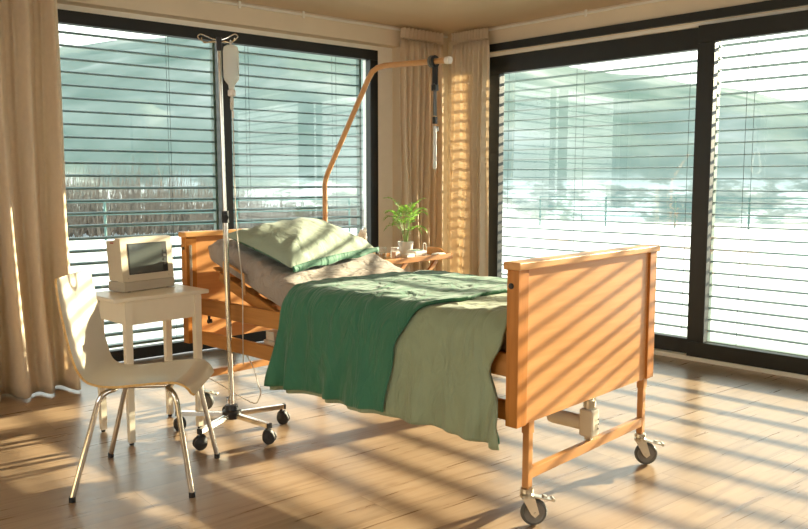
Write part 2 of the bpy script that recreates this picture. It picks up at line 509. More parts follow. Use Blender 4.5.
# window B: narrow pane behind the curtain + fixed pane (window_2), sliding leaf (door_1), further pane (window_3)
def pane(root, loc, t0, t1, off, z0, z1):
    mb = MB()
    q = [mb.bm.verts.new(PB(t, off, z)) for t, z in ((t0, z0), (t1, z0), (t1, z1), (t0, z1))]
    mb.bm.faces.new(q)
    return inroot(mb, loc).build('pane', M['pane'], root, smooth=0)
def leaf(name, t0, t1, o0, o1, fw, z0, z1, label, cat, handle=False, fl=None, zt=None):
    loc = PB(t0); root = struct(empty(name, loc, 0, label, cat))
    fl = fl or fw; zt = zt or fw
    mb = MB()
    boxB(mb, t0, t1, o0, o1, z1 - zt, z1, .004); boxB(mb, t0, t1, o0, o1, z0, z0 + .11, .004)
    boxB(mb, t0, t0 + fl, o0, o1, z0 + .11, z1 - zt, .004); boxB(mb, t1 - fw, t1, o0, o1, z0 + .11, z1 - zt, .004)
    inroot(mb, loc).build('frame', M['frame'], root, smooth=30)
    pane(root, loc, t0 + fl - .005, t1 - fw + .005, (o0 + o1) / 2, z0 + .105, z1 - zt + .005)
    return root
leaf('window_2', T_L, .0, .0, -.07, .06, .035, ZB, 'narrow fixed pane half hidden behind the corner curtain', 'window')
leaf('window_3', .0, 2.02, .0, -.07, .11, .035, ZB, 'fixed glass pane of the right window, behind the footboard', 'window', zt=.15)
leaf('door_1', 1.94, 4.25, .065, .004, .125, .034, ZB - .0, 'black framed sliding glass door at the right edge', 'door', zt=.12)
leaf('window_4', 4.15, T_R, .0, -.07, .09, .035, ZB, 'last glass pane beyond the sliding door', 'window')

# curtain rails
def rail(name, P, a, b, n0, brs, label):
    loc = P(a, 0, 2.6)
    root = empty(name, loc, 0, label, 'curtain rail')
    mb = MB(); mb.bar(P(a, n0, 2.604), P(b, n0, 2.604), .018, .016, .002)
    inroot(mb, loc).build('rail', M['reveal'], root)
    for s in brs:
        mb = MB(); mb.bar(P(s, n0 + .011, 2.604), P(s + .02, n0 + .011, 2.604), .008, .055, .001)
        inroot(mb, loc).build('bracket', M['reveal'], root)
rail('curtain_rail', PA, S_L - .4, sC - .02, REV + .012, (-1.42, -.86, -2.0), 'slim white curtain rail along the top of the left wall')
rail('curtain_rail', PB, tC + .12, T_R, BIN + .012, (1.0, 2.2, 3.4), 'slim white curtain rail along the top of the right wall')

# ------------------------------------------------------------------ blinds
def blind(P, a, b, zs, dz, nsl, off, tilt, cords, label, col='slat', cam_=.014):
    loc = P((a + b) / 2, off, 0)
    root = empty('venetian_blind', loc, 0, label, 'blind', None)
    ax = (P(b) - P(a)).normalized(); ou = (P(0, -1) - P(0, 0)).normalized()
    W, CAM, TH = .08, cam_, .002
    mb = MB()
    K = 6
    for i in range(nsl):
        z = zs - dz * i
        prof = []
        for k in range(K + 1):
            u = -1 + 2 * k / K
            prof.append((u * W / 2, CAM * (1 - u * u) - CAM / 2))
        ring = [(y, h + TH) for y, h in prof] + [(y, h) for y, h in prof[::-1]]
        rs = []
        for s in (a, b):
            rr = []
            for y, h in ring:
                yy = y * cos(tilt) - h * sin(tilt); hh = y * sin(tilt) + h * cos(tilt)
                rr.append(mb.bm.verts.new(P(s, off, z) + ou * yy + Vector((0, 0, hh))))
            rs.append(rr)
        mb.skin(rs); mb.bm.faces.new(rs[0][::-1]); mb.bm.faces.new(rs[1])
    inroot(mb, loc).build('slats', M[col], root, smooth=50)
    zb = zs - dz * nsl
    mb = MB(); mb.bar(P(a, off, zb), P(b, off, zb), .07, .02, .003)
    inroot(mb, loc).build('bottom_rail', M[col], root)
    mb = MB(); mb.bar(P(a, off, zs + .10), P(b, off, zs + .10), .085, .07, .003)
    inroot(mb, loc).build('head_box', M[col], root)
    for s in cords:
        mb = MB()
        for y in (-.043, .043):
            mb.cyl(P(s + (.018 if y > 0 else 0), off - y, zb), P(s + (.018 if y > 0 else 0), off - y, zs + .08), .0016, 6)
        inroot(mb, loc).build('ladder_cord', M['cord'], root)
    for s in (a - .014, b + .014):
        mb = MB(); mb.box(P(s, off, (zs + zb) / 2 + .03), (.022, .05, zs - zb + .12), RA if P is PA else RB, .002)
        inroot(mb, loc).build('guide_rail', M[col], root)
    return root
TA = radians(5); TB_ = radians(-1)
blind(PA, S_L + .05, -1.50, 2.312, .0885, 25, -.17, TA, (-2.75, -1.86), 'grey venetian blind outside the left pane, behind the monitor')
blind(PA, -1.44, -.10, 2.312, .0885, 25, -.17, TA, (-1.2, -.36), 'grey venetian blind outside the pane behind the pillow')
blind(PB, T_L + .05, 1.93, 2.262, .086, 25, -.17, TB_, (.03, .82, 1.80), 'grey venetian blind outside the glass behind the footboard', 'slat', .009)
blind(PB, 2.0, 4.55, 2.262, .086, 25, -.17, TB_, (2.22, 2.9, 3.7), 'grey venetian blind outside the sliding glass door', 'slat', .009)

# ------------------------------------------------------------------ curtains
def curtain(P, a, b, off, nf, amp, label, m, flare=0.0, seed=1, zt=2.60, hem=.012, lean=0.0, gather=1.0):
    loc = P((a + b) / 2, off, 0)
    root = empty('curtain', loc, 0, label, 'curtain')
    rnd = random.Random(seed)
    ph = [rnd.uniform(0, 6.28) for _ in range(8)]
    def f(u, v, thick=0):
        z = hem + (zt - hem) * v
        low = 1 - v
        # pleats: tight and even under the header, broader below
        warp = u + .022 * sin(7 * u + ph[0]) + .014 * sin(15 * u + ph[1])
        t1 = sin(2 * pi * nf * warp + ph[2])
        t2 = sin(2 * pi * nf * .5 * warp + ph[3] + .5 * sin(3 * v))
        t3 = sin(2 * pi * nf * 2 * warp + ph[4])
        sh = .9 * t1 * abs(t1) ** -.35 if abs(t1) > 1e-6 else 0
        d = amp * (sh * (.55 + .45 * low) * sst(1.0, .9, v) + .55 * t2 * low + .28 * t3 * (.4 + .6 * v))
        d += flare * low ** 2.2
        s = a + (b - a) * u + lean * low * (u - .0) + .010 * sin(5 * v + ph[5] + 9 * u)
        bend = .012 * sin(6 * v + ph[6] + 4 * u)
        zz = z
        return P(s, off + d + bend, max(zz, .004))
    mb = MB(); mb.grid(f, int(nf * 22), 44, v1=.962); mb.keep = True
    inroot(mb, loc).build('cloth', m, root, smooth=180, thick=.002, off=0)
    mb = MB()
    def h(u, v):
        z = zt - .085 + .085 * v
        t = sin(2 * pi * nf * 1.6 * u + ph[2])
        return P(a + (b - a) * u, off + amp * .62 * t + .002, z + .004 * t)
    mb.grid(h, int(nf * 26), 6); mb.keep = True
    inroot(mb, loc).build('pleat_header', m, root, smooth=180, thick=.002, off=0)
    return root
curtain(PA, -4.4, -2.80, .40, 11, .085, 'floor-length beige curtain at the left edge, behind the white chair', M['curtain'], flare=.13, seed=3, lean=.0)
curtain(PA, .075, sC - .17, .24, 7, .040, 'beige curtain in the corner on the left window side, behind the palm', M['curtain'], seed=5)
curtain(PB, tC + .17, .10, .15, 7.5, .038, 'beige curtain in the corner beside the right window, dotted with sunlight', M['curtain_sheer'], seed=8)

# ------------------------------------------------------------------ the bed
A_BED = radians(43.3)
EW = Vector((sin(A_BED), cos(A_BED), 0)); EL = Vector((-EW.y, EW.x, 0))
BED = Vector((.78, 3.217, 0)); RZB = pi / 2 + pi / 2 - A_BED
def bedw(x, y, z): return BED + EL * x - EW * y + Vector((0, 0, z))
bed = empty('hospital_bed', BED, RZB, 'adjustable care bed with beech head and foot boards on lockable castors', 'bed')

def end_board(name, x0, x1, z0, z1, face, hw=.53, yc=0.):
    """wooden end: panel with two stiles and a rounded cap; face = x side with proud stiles"""
    root_mb = MB()
    xm = (x0 + x1) / 2; th = x1 - x0
    root_mb.box((xm, yc, (z0 + z1 - .03) / 2), (th - .022, 2 * hw - .1, z1 - z0 - .03), None, .002)
    o = root_mb.build(name, M['beech_panel'], bed)
    for s in (-1, 1):
        mb = MB(); mb.box((xm, yc + s * (hw - .032), (z0 + z1 - .03) / 2), (th, .064, z1 - z0 - .03), None, .003)
        mb.build('stile', M['beech'], o)
    mb = MB(); mb.box((xm, yc, z1 - .0155), (th + .022, 2 * hw + .022, .029), None, .006, 3)
    mb.build('cap_rail', M['beech_y'], o)
    return o
fb = end_board('footboard', 0.0, .052, .405, 1.013, -1, .538, .004)
hb = end_board('headboard', 2.235, 2.287, .40, 1.022, 1, .53, -.02)
for s, x in ((1, .026), (-1, .026)):
    mb = MB(); mb.lathe([(.011, 0), (.011, .004), (.008, .007), (.0, .0072)], (x + .006, .004 + s * .538, .925), 14, Matrix.Rotation(-s * pi / 2, 3, 'X'))
    mb.build('bolt', M['black'], fb)
mb = MB(); mb.box((2.228, .488, .80), (.010, .014, .30), None, .002); mb.build('guide_track', M['steel'], hb)
mb = MB(); mb.lathe([(.008, 0), (.008, .004), (.0, .0045)], (2.262, .510, .93), 12, Matrix.Rotation(-pi / 2, 3, 'X')); mb.build('bolt', M['black'], hb)

# slatted side rails, lowered
for s in (1, -1):
    for z0, z1 in ((.572, .662), (.405, .480)):
        mb = MB(); mb.box((1.144, s * .472, (z0 + z1) / 2), (2.18, .026, z1 - z0), None, .006)
        mb.build('side_rail', M['beech_x'], bed)
# release knob on rail
mb = MB(); mb.cyl((2.06, .475, .545), (2.06, .495, .545), .012, 12); mb.box((2.06, .488, .56), (.014, .012, .03), None, .003)
mb.build('release_knob', M['black'], bed)
# deck
mb = MB()
for s in (1, -1): mb.box((.76, s * .415, .598), (1.34, .05, .04), None, .004)
for k in range(9): mb.box((.16 + k * .155, 0, .612), (.07, .80, .014), None, .003)
mb.build('lying_deck', M['beech_x'], bed)
BA = math.atan(.315)          # angle of the raised back section
PV = Vector((1.43, 0, .615))
def bk(l, y, h): # point on the back section: l along it, h above its underside
    return Vector((PV.x + l * cos(BA) - h * sin(BA), y, PV.z + l * sin(BA) + h * cos(BA)))
RY = Matrix.Rotation(-BA, 3, 'Y')
mb = MB()
for s in (1, -1): mb.box(bk(.31, s * .435, -.012), (.60, .028, .045), RY, .004)
for k in range(5): mb.box(bk(.08 + k * .15, 0, -.004), (.07, .84, .012), RY, .003)
bf = mb.build('back_section', M['beech_x'], bed)
mb = MB(); mb.box(bk(.42, .36, -.062), (.42, .03, .07), RY, .004); mb.build('support_arm', M['beech_x'], bf)
mb = MB(); mb.cyl(bk(.30, .372, -.062), bk(.30, .385, -.062), .010, 10); mb.build('bolt', M['black'], bf)
# mattress retaining bow
mb = MB()
bow = [bk(.52, .468, .0), bk(.525, .472, .02), bk(.545, .478, .088), bk(.53, .478, .102), bk(.385, .478, .102), bk(.37, .478, .09), bk(.345, .472, .02), bk(.34, .468, 0)]
mb.tube(spline(bow, 5), .007, 8); mb.build('mattress_bow', M['beech_y'], bf)

# legs and castors
def caster(x, y, ang, brake=True):
    """swivel castor under a leg at (x,y); ang = trailing direction in bed space"""
    d = Vector((cos(ang), sin(ang), 0)); q = Vector((-d.y, d.x, 0)); c = Vector((x, y, 0))
    cen = c + d * .028 + Vector((0, 0, .052))
    mb = MB()
    mb.lathe([(.017, .150), (.024, .146), (.026, .132), (.022, .126), (.026, .122), (.026, .112), (.018, .108)], c, 18)
    for s in (-1, 1):   # fork cheeks
        pts = [c + d * -.022 + Vector((0, 0, .112)), c + d * .026 + Vector((0, 0, .112)), cen + d * .016 + Vector((0, 0, -.002)), cen + d * .0 + Vector((0, 0, -.016)), cen + d * -.016 + Vector((0, 0, -.002))]
        r1 = [mb.bm.verts.new(p + q * s * .019) for p in pts]; r2 = [mb.bm.verts.new(p + q * s * .022) for p in pts]
        mb.skin([r1, r2]); mb.bm.faces.new(r1[::-1]); mb.bm.faces.new(r2)
    mb.cyl(cen - q * .026, cen + q * .026, .006, 10)
    o = mb.build('castor', M['steel'], bed)
    rotq = q.to_track_quat('Z', 'Y').to_matrix()
    mb = MB(); mb.lathe([(.040, -.013), (.047, -.012), (.051, -.006), (.0518, 0), (.051, .006), (.047, .012), (.040, .013)], cen, 30, rotq, cap=False)
    mb.build('tyre', M['tyre'], o)
    mb = MB(); mb.lathe([(.0, -.008), (.014, -.013), (.02, -.008), (.036, -.008), (.041, -.0125), (.041, .0125), (.036, .008), (.02, .008), (.014, .013), (.0, .008)], cen, 30, rotq)
    mb.build('wheel', M['hub'], o)
    if brake:
        mb = MB()
        mb.bar(c + d * .012 + Vector((0, 0, .118)), c + d * .098 + Vector((0, 0, .097)), .032, .007, .002)
        mb.bar(c + d * .062 + Vector((0, 0, .111)), c + d * .078 + Vector((0, 0, .107)), .02, .012, .002)
        mb.cyl(c + d * .1 - q * .016 + Vector((0, 0, .098)), c + d * .1 + q * .016 + Vector((0, 0, .098)), .007, 10)
        mb.build('brake_pedal', M['steel'], o)
    return o
LEGS = [(.026, .432), (.026, -.475), (2.262, .432), (2.262, -.475)]
for i, (x, y) in enumerate(LEGS):
    mb = MB(); mb.box((x, y, .276), (.028, .030, .262), None, .003); mb.box((x, y, .385), (.034, .036, .05), None, .003)
    mb.build('leg', M['bed_metal'], bed)
# trailing directions given as world headings
def bed_dir(px, py):
    v = Vector((px, py, 0)); return math.atan2(v.dot(-EW), v.dot(EL))
caster(*LEGS[0], bed_dir(.93, .1)); caster(*LEGS[1], bed_dir(.96, -.1)); caster(*LEGS[2], bed_dir(.95, -.1)); caster(*LEGS[3], bed_dir(.9, -.3))
for x in (.026, 2.262):
    mb = MB(); mb.box((x, -.02, .203), (.026, .90, .042), None, .004); mb.build('cross_bar', M['bed_metal'], bed)
# lifting motor at the foot end
mb = MB(); mb.box((.03, -.02, .300), (.064, .058, .115), None, .008, 3); mb.build('motor_housing', M['ivory'], bed)
mo = bpy.data.objects['motor_housing']
mb = MB(); mb.lathe([(.02, 0), (.029, .006), (.031, .02), (.031, .15), (.027, .165), (.012, .17)], (.055, -.02, .292), 24, Matrix.Rotation(pi / 2, 3, 'Y')); mb.build('motor_drum', M['ivory'], mo)
mb = MB(); mb.cyl((.03, -.02, .355), (.03, -.02, .425), .017, 16); mb.cyl((.03, -.02, .365), (.03, -.02, .395), .026, 16); mb.cyl((.03, -.055, .37), (.03, -.055, .425), .009, 12); mb.build('lifting_spindle', M['steel'], mo)
mb = MB(); mb.cyl((.03, -.02, .224), (.03, -.02, .245), .012, 12); mb.box((.03, -.02, .235), (.03, .024, .022), None, .003); mb.build('foot_bracket', M['steel'], mo)
mb = MB()
for k in range(3): mb.cyl((.029 - .033, -.035, .275 + k * .02), (.029 - .0345, -.035, .275 + k * .02), .004, 8)
mb.build('screw', M['black'], mo)
# control box with coiled cord near the head end
mb = MB(); mb.box((1.60, .36, .455), (.19, .09, .06), None, .008); mb.box((1.65, .36, .505), (.07, .07, .05), None, .006)
cb = mb.build('control_box', M['ivory'], bed)
mb = MB(); mb.tube([(1.54 - .08 * t + 0, .39 + .012 * cos(t * 40), .50 - .02 * t + .012 * sin(t * 40)) for t in [k / 60 for k in range(61)]], .004, 6); mb.build('coiled_cord', M['hose'], cb)
mb = MB(); mb.box((1.144, .0, .50), (2.1, .05, .05), None, .004); mb.build('centre_beam', M['black'], bed)
mb = MB()
mb.tube(spline([(1.80, .44, .40), (1.74, .435, .33), (1.71, .43, .25), (1.695, .425, .21), (1.72, .42, .165), (1.76, .42, .135), (1.90, .42, .15), (2.1, .425, .19), (2.245, .42, .20)], 8), .0028, 6)
mb.build('power_cable', M['card_white'], bed)
# lifting pole
PY = -.565
pp = [(2.31, PY, .42), (2.31, PY, 1.0), (2.31, PY, 1.27), (2.30, PY, 1.315), (2.275, PY, 1.36), (1.90, PY, 1.915), (1.865, PY, 1.955), (1.82, PY, 1.974), (1.76, PY, 1.98), (1.28, PY, 1.962)]
mb = MB(); mb.tube(pp, .0165, 14); lp = mb.build('lifting_pole', M['pole_metal'], bed)
mb = MB(); mb.cyl((1.285, PY, 1.9622), (1.255, PY, 1.961), .0205, 14); mb.build('end_cap', M['card_white'], lp)
mb = MB(); mb.cyl((1.395, PY, 1.966), (1.385, PY, 1.9657), .034, 18); mb.build('stop_ring', M['hub'], lp)
mb = MB(); mb.box((2.30, PY, .72), (.045, .05, .06), None, .004); mb.build('pole_clamp', M['steel'], lp)

# hand grip hanging from the pole
gp = bedw(1.365, PY, 1.965)
hr = empty('grab_handle', gp, RZB, 'black strap with pale plastic grip loop hanging from the bed pole', 'grab handle')
mb = MB()
for k in range(20):
    pass
ring = [(0, .026 * cos(t), .026 * sin(t)) for t in [2 * pi * k / 20 for k in range(21)]]
mb.tube([(x, y, z) for x, y, z in ring], .0085, 8, cap=False)
mb.bar((0, 0, -.025), (0, 0, -.13), .036, .012, .003, up=(0, 1, 0))
mb.build('hanging_loop', M['strap'], hr)
mb = MB(); mb.bar((0, 0, -.12), (0, .004, -.30), .022, .006, .001, up=(1, 0, 0)); mb.bar((0, 0, -.12), (.0, -.006, -.30), .020, .004, .001, up=(1, 0, 0)); mb.build('strap', M['strap_grey'], hr)
for c_, s_ in (((0, 0, -.145), (.03, .03, .035)), ((0, 0, -.325), (.022, .022, .04)), ((.004, -.014, -.372), (.014, .034, .03))):
    MB().box(c_, s_, None, .003).build('buckle', M['black'], hr)
mb = MB()
lp2 = spline([(.686 * k, -.728 * k, z) for k, z in ((0, -.36), (.024, -.42), (.038, -.52), (.036, -.575), (0, -.592), (-.036, -.575), (-.038, -.52), (-.024, -.42), (0, -.36))], 5)
mb.tube(lp2, .0085, 8); mb.build('grip', M['paper'], hr)

# ------------------------------------------------------------------ mattress
def nz3(p, s=1.0, seed=0.0): return noise.noise(Vector((p[0] * s + seed, p[1] * s - seed, p[2] * s)))
def mattress():
    root = empty('mattress', bedw(0, 0, .62), RZB, 'taupe-sheeted mattress with its head end raised on the care bed', 'mattress')
    T, HW, R = .144, .448, .058
    # centre path of the underside and its normal
    path = []
    for k in range(41): path.append((Vector((.085 + 1.245 * k / 40, 0, .624)), Vector((0, 0, 1)), 0.))
    for k in range(1, 13):
        a = BA * k / 12; rr = .30
        path.append((Vector((1.33 + rr * sin(a) , 0, .624 + rr * (1 - cos(a)))), Vector((-sin(a), 0, cos(a))), 0.))
    e = path[-1][0]
    for k in range(1, 66):
        l = .775 * k / 65
        path.append((e + Vector((cos(BA), 0, sin(BA))) * l, Vector((-sin(BA), 0, cos(BA))), sst(.69, .775, l)))
    mb = MB(); rings = []
    for (p, n, endf) in path:
        tt = T; ring = []
        n_s, rr = 8, R
        for cx, cz, a0 in ((HW - rr, T - rr, 0), (-(HW - rr), T - rr, pi / 2), (-(HW - rr), rr * .6, pi), (HW - rr, rr * .6, 1.5 * pi)):
            rad = rr if cz > .07 else rr * .6
            for k in range(n_s + 1):
                a = a0 + pi / 2 * k / n_s
                y = cx + (rr if rad == rr else rr) * cos(a); h = cz + rad * sin(a)
                ring.append((y, h))
            if a0 == 0:
                for j in range(1, 24):
                    ring.append(((HW - rr) - 2 * (HW - rr) * j / 24, T))
        sc_ = 1 - .0 * endf
        rv = []
        for y, h in ring:
            hh = T / 2 + (h - T / 2) * (1 - .72 * endf ** 2.2)
            yy = y * (1 - .035 * endf ** 2)
            q = p + Vector((0, yy, 0)) + n * hh
            x = q.x
            # creases of the sheet, strongest where the back section bends and towards the near side
            w = math.exp(-((x - 1.60) / .20) ** 2) * (.4 + .6 * sst(-.3, .45, y)) if h > .1 else math.exp(-((x - 1.6) / .25) ** 2) * .5
            c = sin(x * 58 + y * 22 + 3.0 * nz3((x, y, 0), 3.5)) * .55 + .9 * noise.noise(Vector((x * 22 + y * 8, y * 4, .5)))
            q += n * (.013 * w * c) * (1 if h > .05 else .3) + n * .004 * nz3((x, y, h), 6)
            if h < .11 and abs(y) > .4: q.y += (.008 * c * w + .004 * nz3((x, 0, h), 7)) * (1 if y > 0 else -1)
            rv.append(mb.bm.verts.new(q - Vector((0, 0, .62))))
        rings.append(rv)
    mb.skin(rings); mb.bm.faces.new(rings[0][::-1]); mb.bm.faces.new(rings[-1])
    mb.build('sheeted_core', M['sheet'], root, smooth=60)
    # piping along the lower near edge
    for s in (1, -1):
        mb = MB(); mb.tube([p + Vector((0, s * (HW - .004 - .03 * ef ** 2), 0)) + n * (.03 + .045 * ef ** 2) - Vector((0, 0, .62)) for p, n, ef in path[::2]], .004, 6); mb.build('piping', M['sheet'], root)
mattress()

# ------------------------------------------------------------------ duvet
TOP = .788
def duv(x, v, lift=0., amp=1.0):
    """v: 0 far hem .. 1 near hem (arc across the bed)"""
    prof = [(-.53, .52), (-.525, .64), (-.50, .75), (-.44, TOP - .006), (-.2, TOP + .006), (.1, TOP + .008), (.34, TOP + .002), (.45, TOP - .006), (.503, .742), (.526, .69), (.530, .60), (.532, .48), (.532, .38), (.532, .345)]
    return prof
_prof = None
def prof_at(v):
    global _prof
    if _prof is None:
        pts = spline([(a, b, 0) for a, b in duv(0, 0)], 10)
        L_ = [0]
        for i in range(1, len(pts)): L_.append(L_[-1] + (pts[i] - pts[i - 1]).length)
        _prof = (pts, L_)
    pts, L_ = _prof
    d = max(0, min(1.04, v)) * L_[-1]
    import bisect
    i = min(len(pts) - 2, max(0, bisect.bisect_right(L_, d) - 1))
    t = (d - L_[i]) / max(1e-6, L_[i + 1] - L_[i])
    p = pts[i] + (pts[i + 1] - pts[i]) * t
    tg = (pts[i + 1] - pts[i]).normalized()
    return p, Vector((-tg.y, tg.x, 0))   # normal in (y,z), outward/up
VE = None
def duvet_pt(x, v, lift=0.0):
    p, n = prof_at(v)
    y, z = p.x, p.y
    drop = sst(.735, .33, z) if y > 0 else 0.0      # 0 on the top, 1 at the near hem
    # the foot end is pinched in below the mattress edge and spreads at the hem
    k = sst(.75, .07, x)
    # thick puffiness on top + rise toward the foot
    top = 1 - drop
    z += .026 * sst(.5, .08, x) * top * (1 if y < .52 else .5) + drop * (.014 - .032 * x / 1.4)
    z += (.010 * nz3((x * 1.2, y * 1.6, 0), 3, 4.) + .0055 * nz3((x * 2, y * 2.6, 0), 7, 2.)) * top
    # hanging folds
    xx = x + .05 * drop * sin(x * 5)
    fold = .55 * sin(xx * 26 + 1.2 + 2.0 * nz3((x, 0, z), 2.2)) + .5 * sin(xx * 41 + 3 * nz3((x, 0, z * .6), 3)) + .5 * nz3((x * 3, 0, z), 5)
    big = sin(xx * 9.5 + .6)
    off = drop * (.026 * (fold + .35) * (.5 + .5 * drop) + .020 * (big + .35) * drop)
    off += .011 * sst(0, .25, drop) * noise.noise(Vector((x * 16 + z * 5, z * 3.5, 1.7))) + .0035 * sst(0, .2, drop) * noise.noise(Vector((x * 22 + z * 9, z * 5, 4.7)))
    # diagonal drag lines just over the edge
    edge = math.exp(-((v - .70) / .07) ** 2)
    off += .0075 * edge * noise.noise(Vector((x * 24 + v * 16, v * 7, .3)))
    off += drop * k * .028 * sst(.4, 1, drop)
    y += n.x * (off + lift); z += n.y * (off * .4 + lift)
    return Vector((x, y, z))
VTOT = 1.0
def v_of_y(y0, hem=False):
    best = 0; bd = 9
    for i in range(401):
        v = i / 400; p, n = prof_at(v)
        if abs(p.x - y0) < bd and p.y > .7: bd = abs(p.x - y0); best = v
    return best
V_EDGE = v_of_y(.505)
def xhead(v): # head-side border
    d = max(0, (v - V_EDGE) / (1 - V_EDGE))
    return 1.30 + .06 * sst(.2, V_EDGE, v) + .05 * d + .008 * sin(v * 22)
def xfoot(v):
    d = max(0, (v - V_EDGE) / (1 - V_EDGE))
    return .075 + .065 * math.exp(-((d - .40) / .2) ** 2) - .02 * sst(.6, .85, d) - .028 * sst(.8, 1, d)
def xsplit(v):
    d = max(0, (v - V_EDGE) / (1 - V_EDGE))
    t = min(1, v / V_EDGE)
    s = .47 - .03 * sst(.35, .7, t) + .10 * sst(.80, 1.0, t)
    return s + .075 * sst(0, .34, d) + .035 * sst(.3, 1, d) + .006 * sin(v * 26)
duvet = empty('duvet', bedw(0, 0, .6), RZB, 'two-tone duvet, dark green over sage, draped over the bed side', 'duvet')
off0 = Vector((0, 0, .6))
mb = MB()
def fs(u, v):
    a, b = xfoot(v), xhead(v) - .015
    vv = v * 1.012 if v > .99 else v
    return duvet_pt(a + (b - a) * u, vv, .0) - off0
mb.grid(fs, 110, 120); mb.keep = True
mb.build('sage_side', M['sage'], duvet, smooth=180, thick=.012, off=0)
mb = MB()
def fg(u, v):
    a, b = xsplit(v), xhead(v)
    e = min(u, 1 - u)
    lf = .016 + .006 * sst(.06, 0, e) * 0
    return duvet_pt(a + (b - a) * u, v * 1.0, lf) - off0
mb.grid(fg, 80, 120); mb.keep = True
mb.build('green_flap', M['green'], duvet, smooth=180, thick=.013, off=0)
mb = MB()
mb.tube([duvet_pt(xsplit(v), v * 1.0, .021) - off0 for v in [k / 90 for k in range(91)]], .0045, 6)
mb.build('hem_piping', M['green'], duvet)
# the inner green lining showing at the foot corner
mb = MB()
def fl_(u, v):
    vv = V_EDGE + (1 - V_EDGE) * (.40 + .60 * v)
    x = xfoot(vv)
    p = duvet_pt(x + .004, vv, -.006)
    return p + Vector((.02 * u, -.028 * u, .0)) - off0
mb.grid(fl_, 6, 30); mb.keep = True
mb.build('green_lining', M['green'], duvet, smooth=180, thick=.006, off=0)

# ------------------------------------------------------------------ pillow
def pillow():
    cx, cy = 1.855, .05
    l = (cx - PV.x) / cos(BA)
    base = bk(l, cy, .186)
    root = empty('pillow', bedw(base.x, base.y, base.z), RZB, 'plump sage pillow with dark green underside on the raised head end', 'pillow')
    R3 = Matrix.Rotation(-BA - .02, 3, 'Y') @ Matrix.Rotation(radians(11), 3, 'Z')
    HX, HY, H = .245, .375, .136
    def pt(a, b, up):
        # pillow outline with pointed corners and drawn-in sides
        sx = HX * a * (1 - .10 * (1 - b * b)); sy = HY * b * (1 - .07 * (1 - a * a))
        e = max(0, (1 - abs(a) ** 2.6)) ** .55 * max(0, (1 - abs(b) ** 2.6)) ** .55
        mid = .040 + .02 * (a * a) * 0
        wr = .006 * nz3((a * 2, b * 2, up), 2.0, 3) + .004 * sin(14 * b + 5 * a * a + 3 * nz3((a, b, 0), 2)) * sst(.35, .95, abs(a)) + .004 * sin(11 * a + 4 * b) * sst(.55, .98, abs(b))
        # a ridge from the near front corner
        wr += .012 * math.exp(-((a * .8 + .35 + (b - .55) * .6) / .12) ** 2) * sst(0, .6, b) * (1 - sst(.85, 1, b))
        if up: z = mid + (H - mid) * e + wr * (1 if e > 0 else 0)
        else: z = mid - (mid - .002) * min(1, e * 1.5)
        mid_c = 1
        return R3 @ Vector((sx, sy, z))
    for nm, up, m in (('case_top', True, 'sage_pillow'), ('case_underside', False, 'green')):
        mb = MB(); mb.grid(lambda u, v: pt(-1 + 2 * u, -1 + 2 * v, up), 48, 56)
        mb.keep = True
        mb.build(nm, M[m], root, smooth=180)
    # green flange showing along the foot-side edge
    mb = MB()
    def fr(u, v):
        b = -1 + 2 * u
        p = pt(-1, b, True)
        w = .030 + .006 * sin(9 * b)
        n = Vector((-.25, 0, -1)) * w * (.25 + .75 * (1 - b * b * .6))
        return p + R3 @ Vector((-.006 * sin(pi * v) - .004, .0, 0)) + n * v * .95 + Vector((.0, 0, .012)) * (1 - v)
    mb.grid(fr, 50, 6); mb.keep = True
    mb.build('green_flange', M['green'], root, smooth=180, thick=.004, off=0)
pillow()

# ------------------------------------------------------------------ side table + monitor
tb = empty('side_table', (-1.325, 4.095, 0), radians(46), 'small white side table carrying the patient monitor', 'table')
mb = MB(); mb.box((0, 0, .724), (.525, .33, .022), None, .006, 3); mb.build('table_top', M['white_paint'], tb)
mb = MB()
mb.box((0, -.150, .655), (.365, .016, .115), None, .002); mb.box((0, .150, .655), (.365, .016, .115), None, .002)
mb.box((-.185, 0, .655), (.016, .30, .115), None, .002); mb.box((.185, 0, .655), (.016, .30, .115), None, .002)
mb.build('apron', M['white_paint'], tb)
for sx in (-1, 1):
    for sy in (-1, 1):
        mb = MB()
        x, y = sx * .192, sy * .152
        r0 = [mb.bm.verts.new((x + a * .014 - sx * 0, y + b * .014, .012)) for a, b in ((-1, -1), (1, -1), (1, 1), (-1, 1))]
        r1 = [mb.bm.verts.new((x + a * .0185, y + b * .0185, .713)) for a, b in ((-1, -1), (1, -1), (1, 1), (-1, 1))]
        mb.skin([r0, r1]); mb.bm.faces.new(r0[::-1]); mb.bm.faces.new(r1)
        lg = mb.build('leg', M['white_paint'], tb, smooth=20)
        mb = MB(); mb.cyl((x, y, 0), (x, y, .014), .011, 12); mb.build('foot_pad', M['black'], lg)

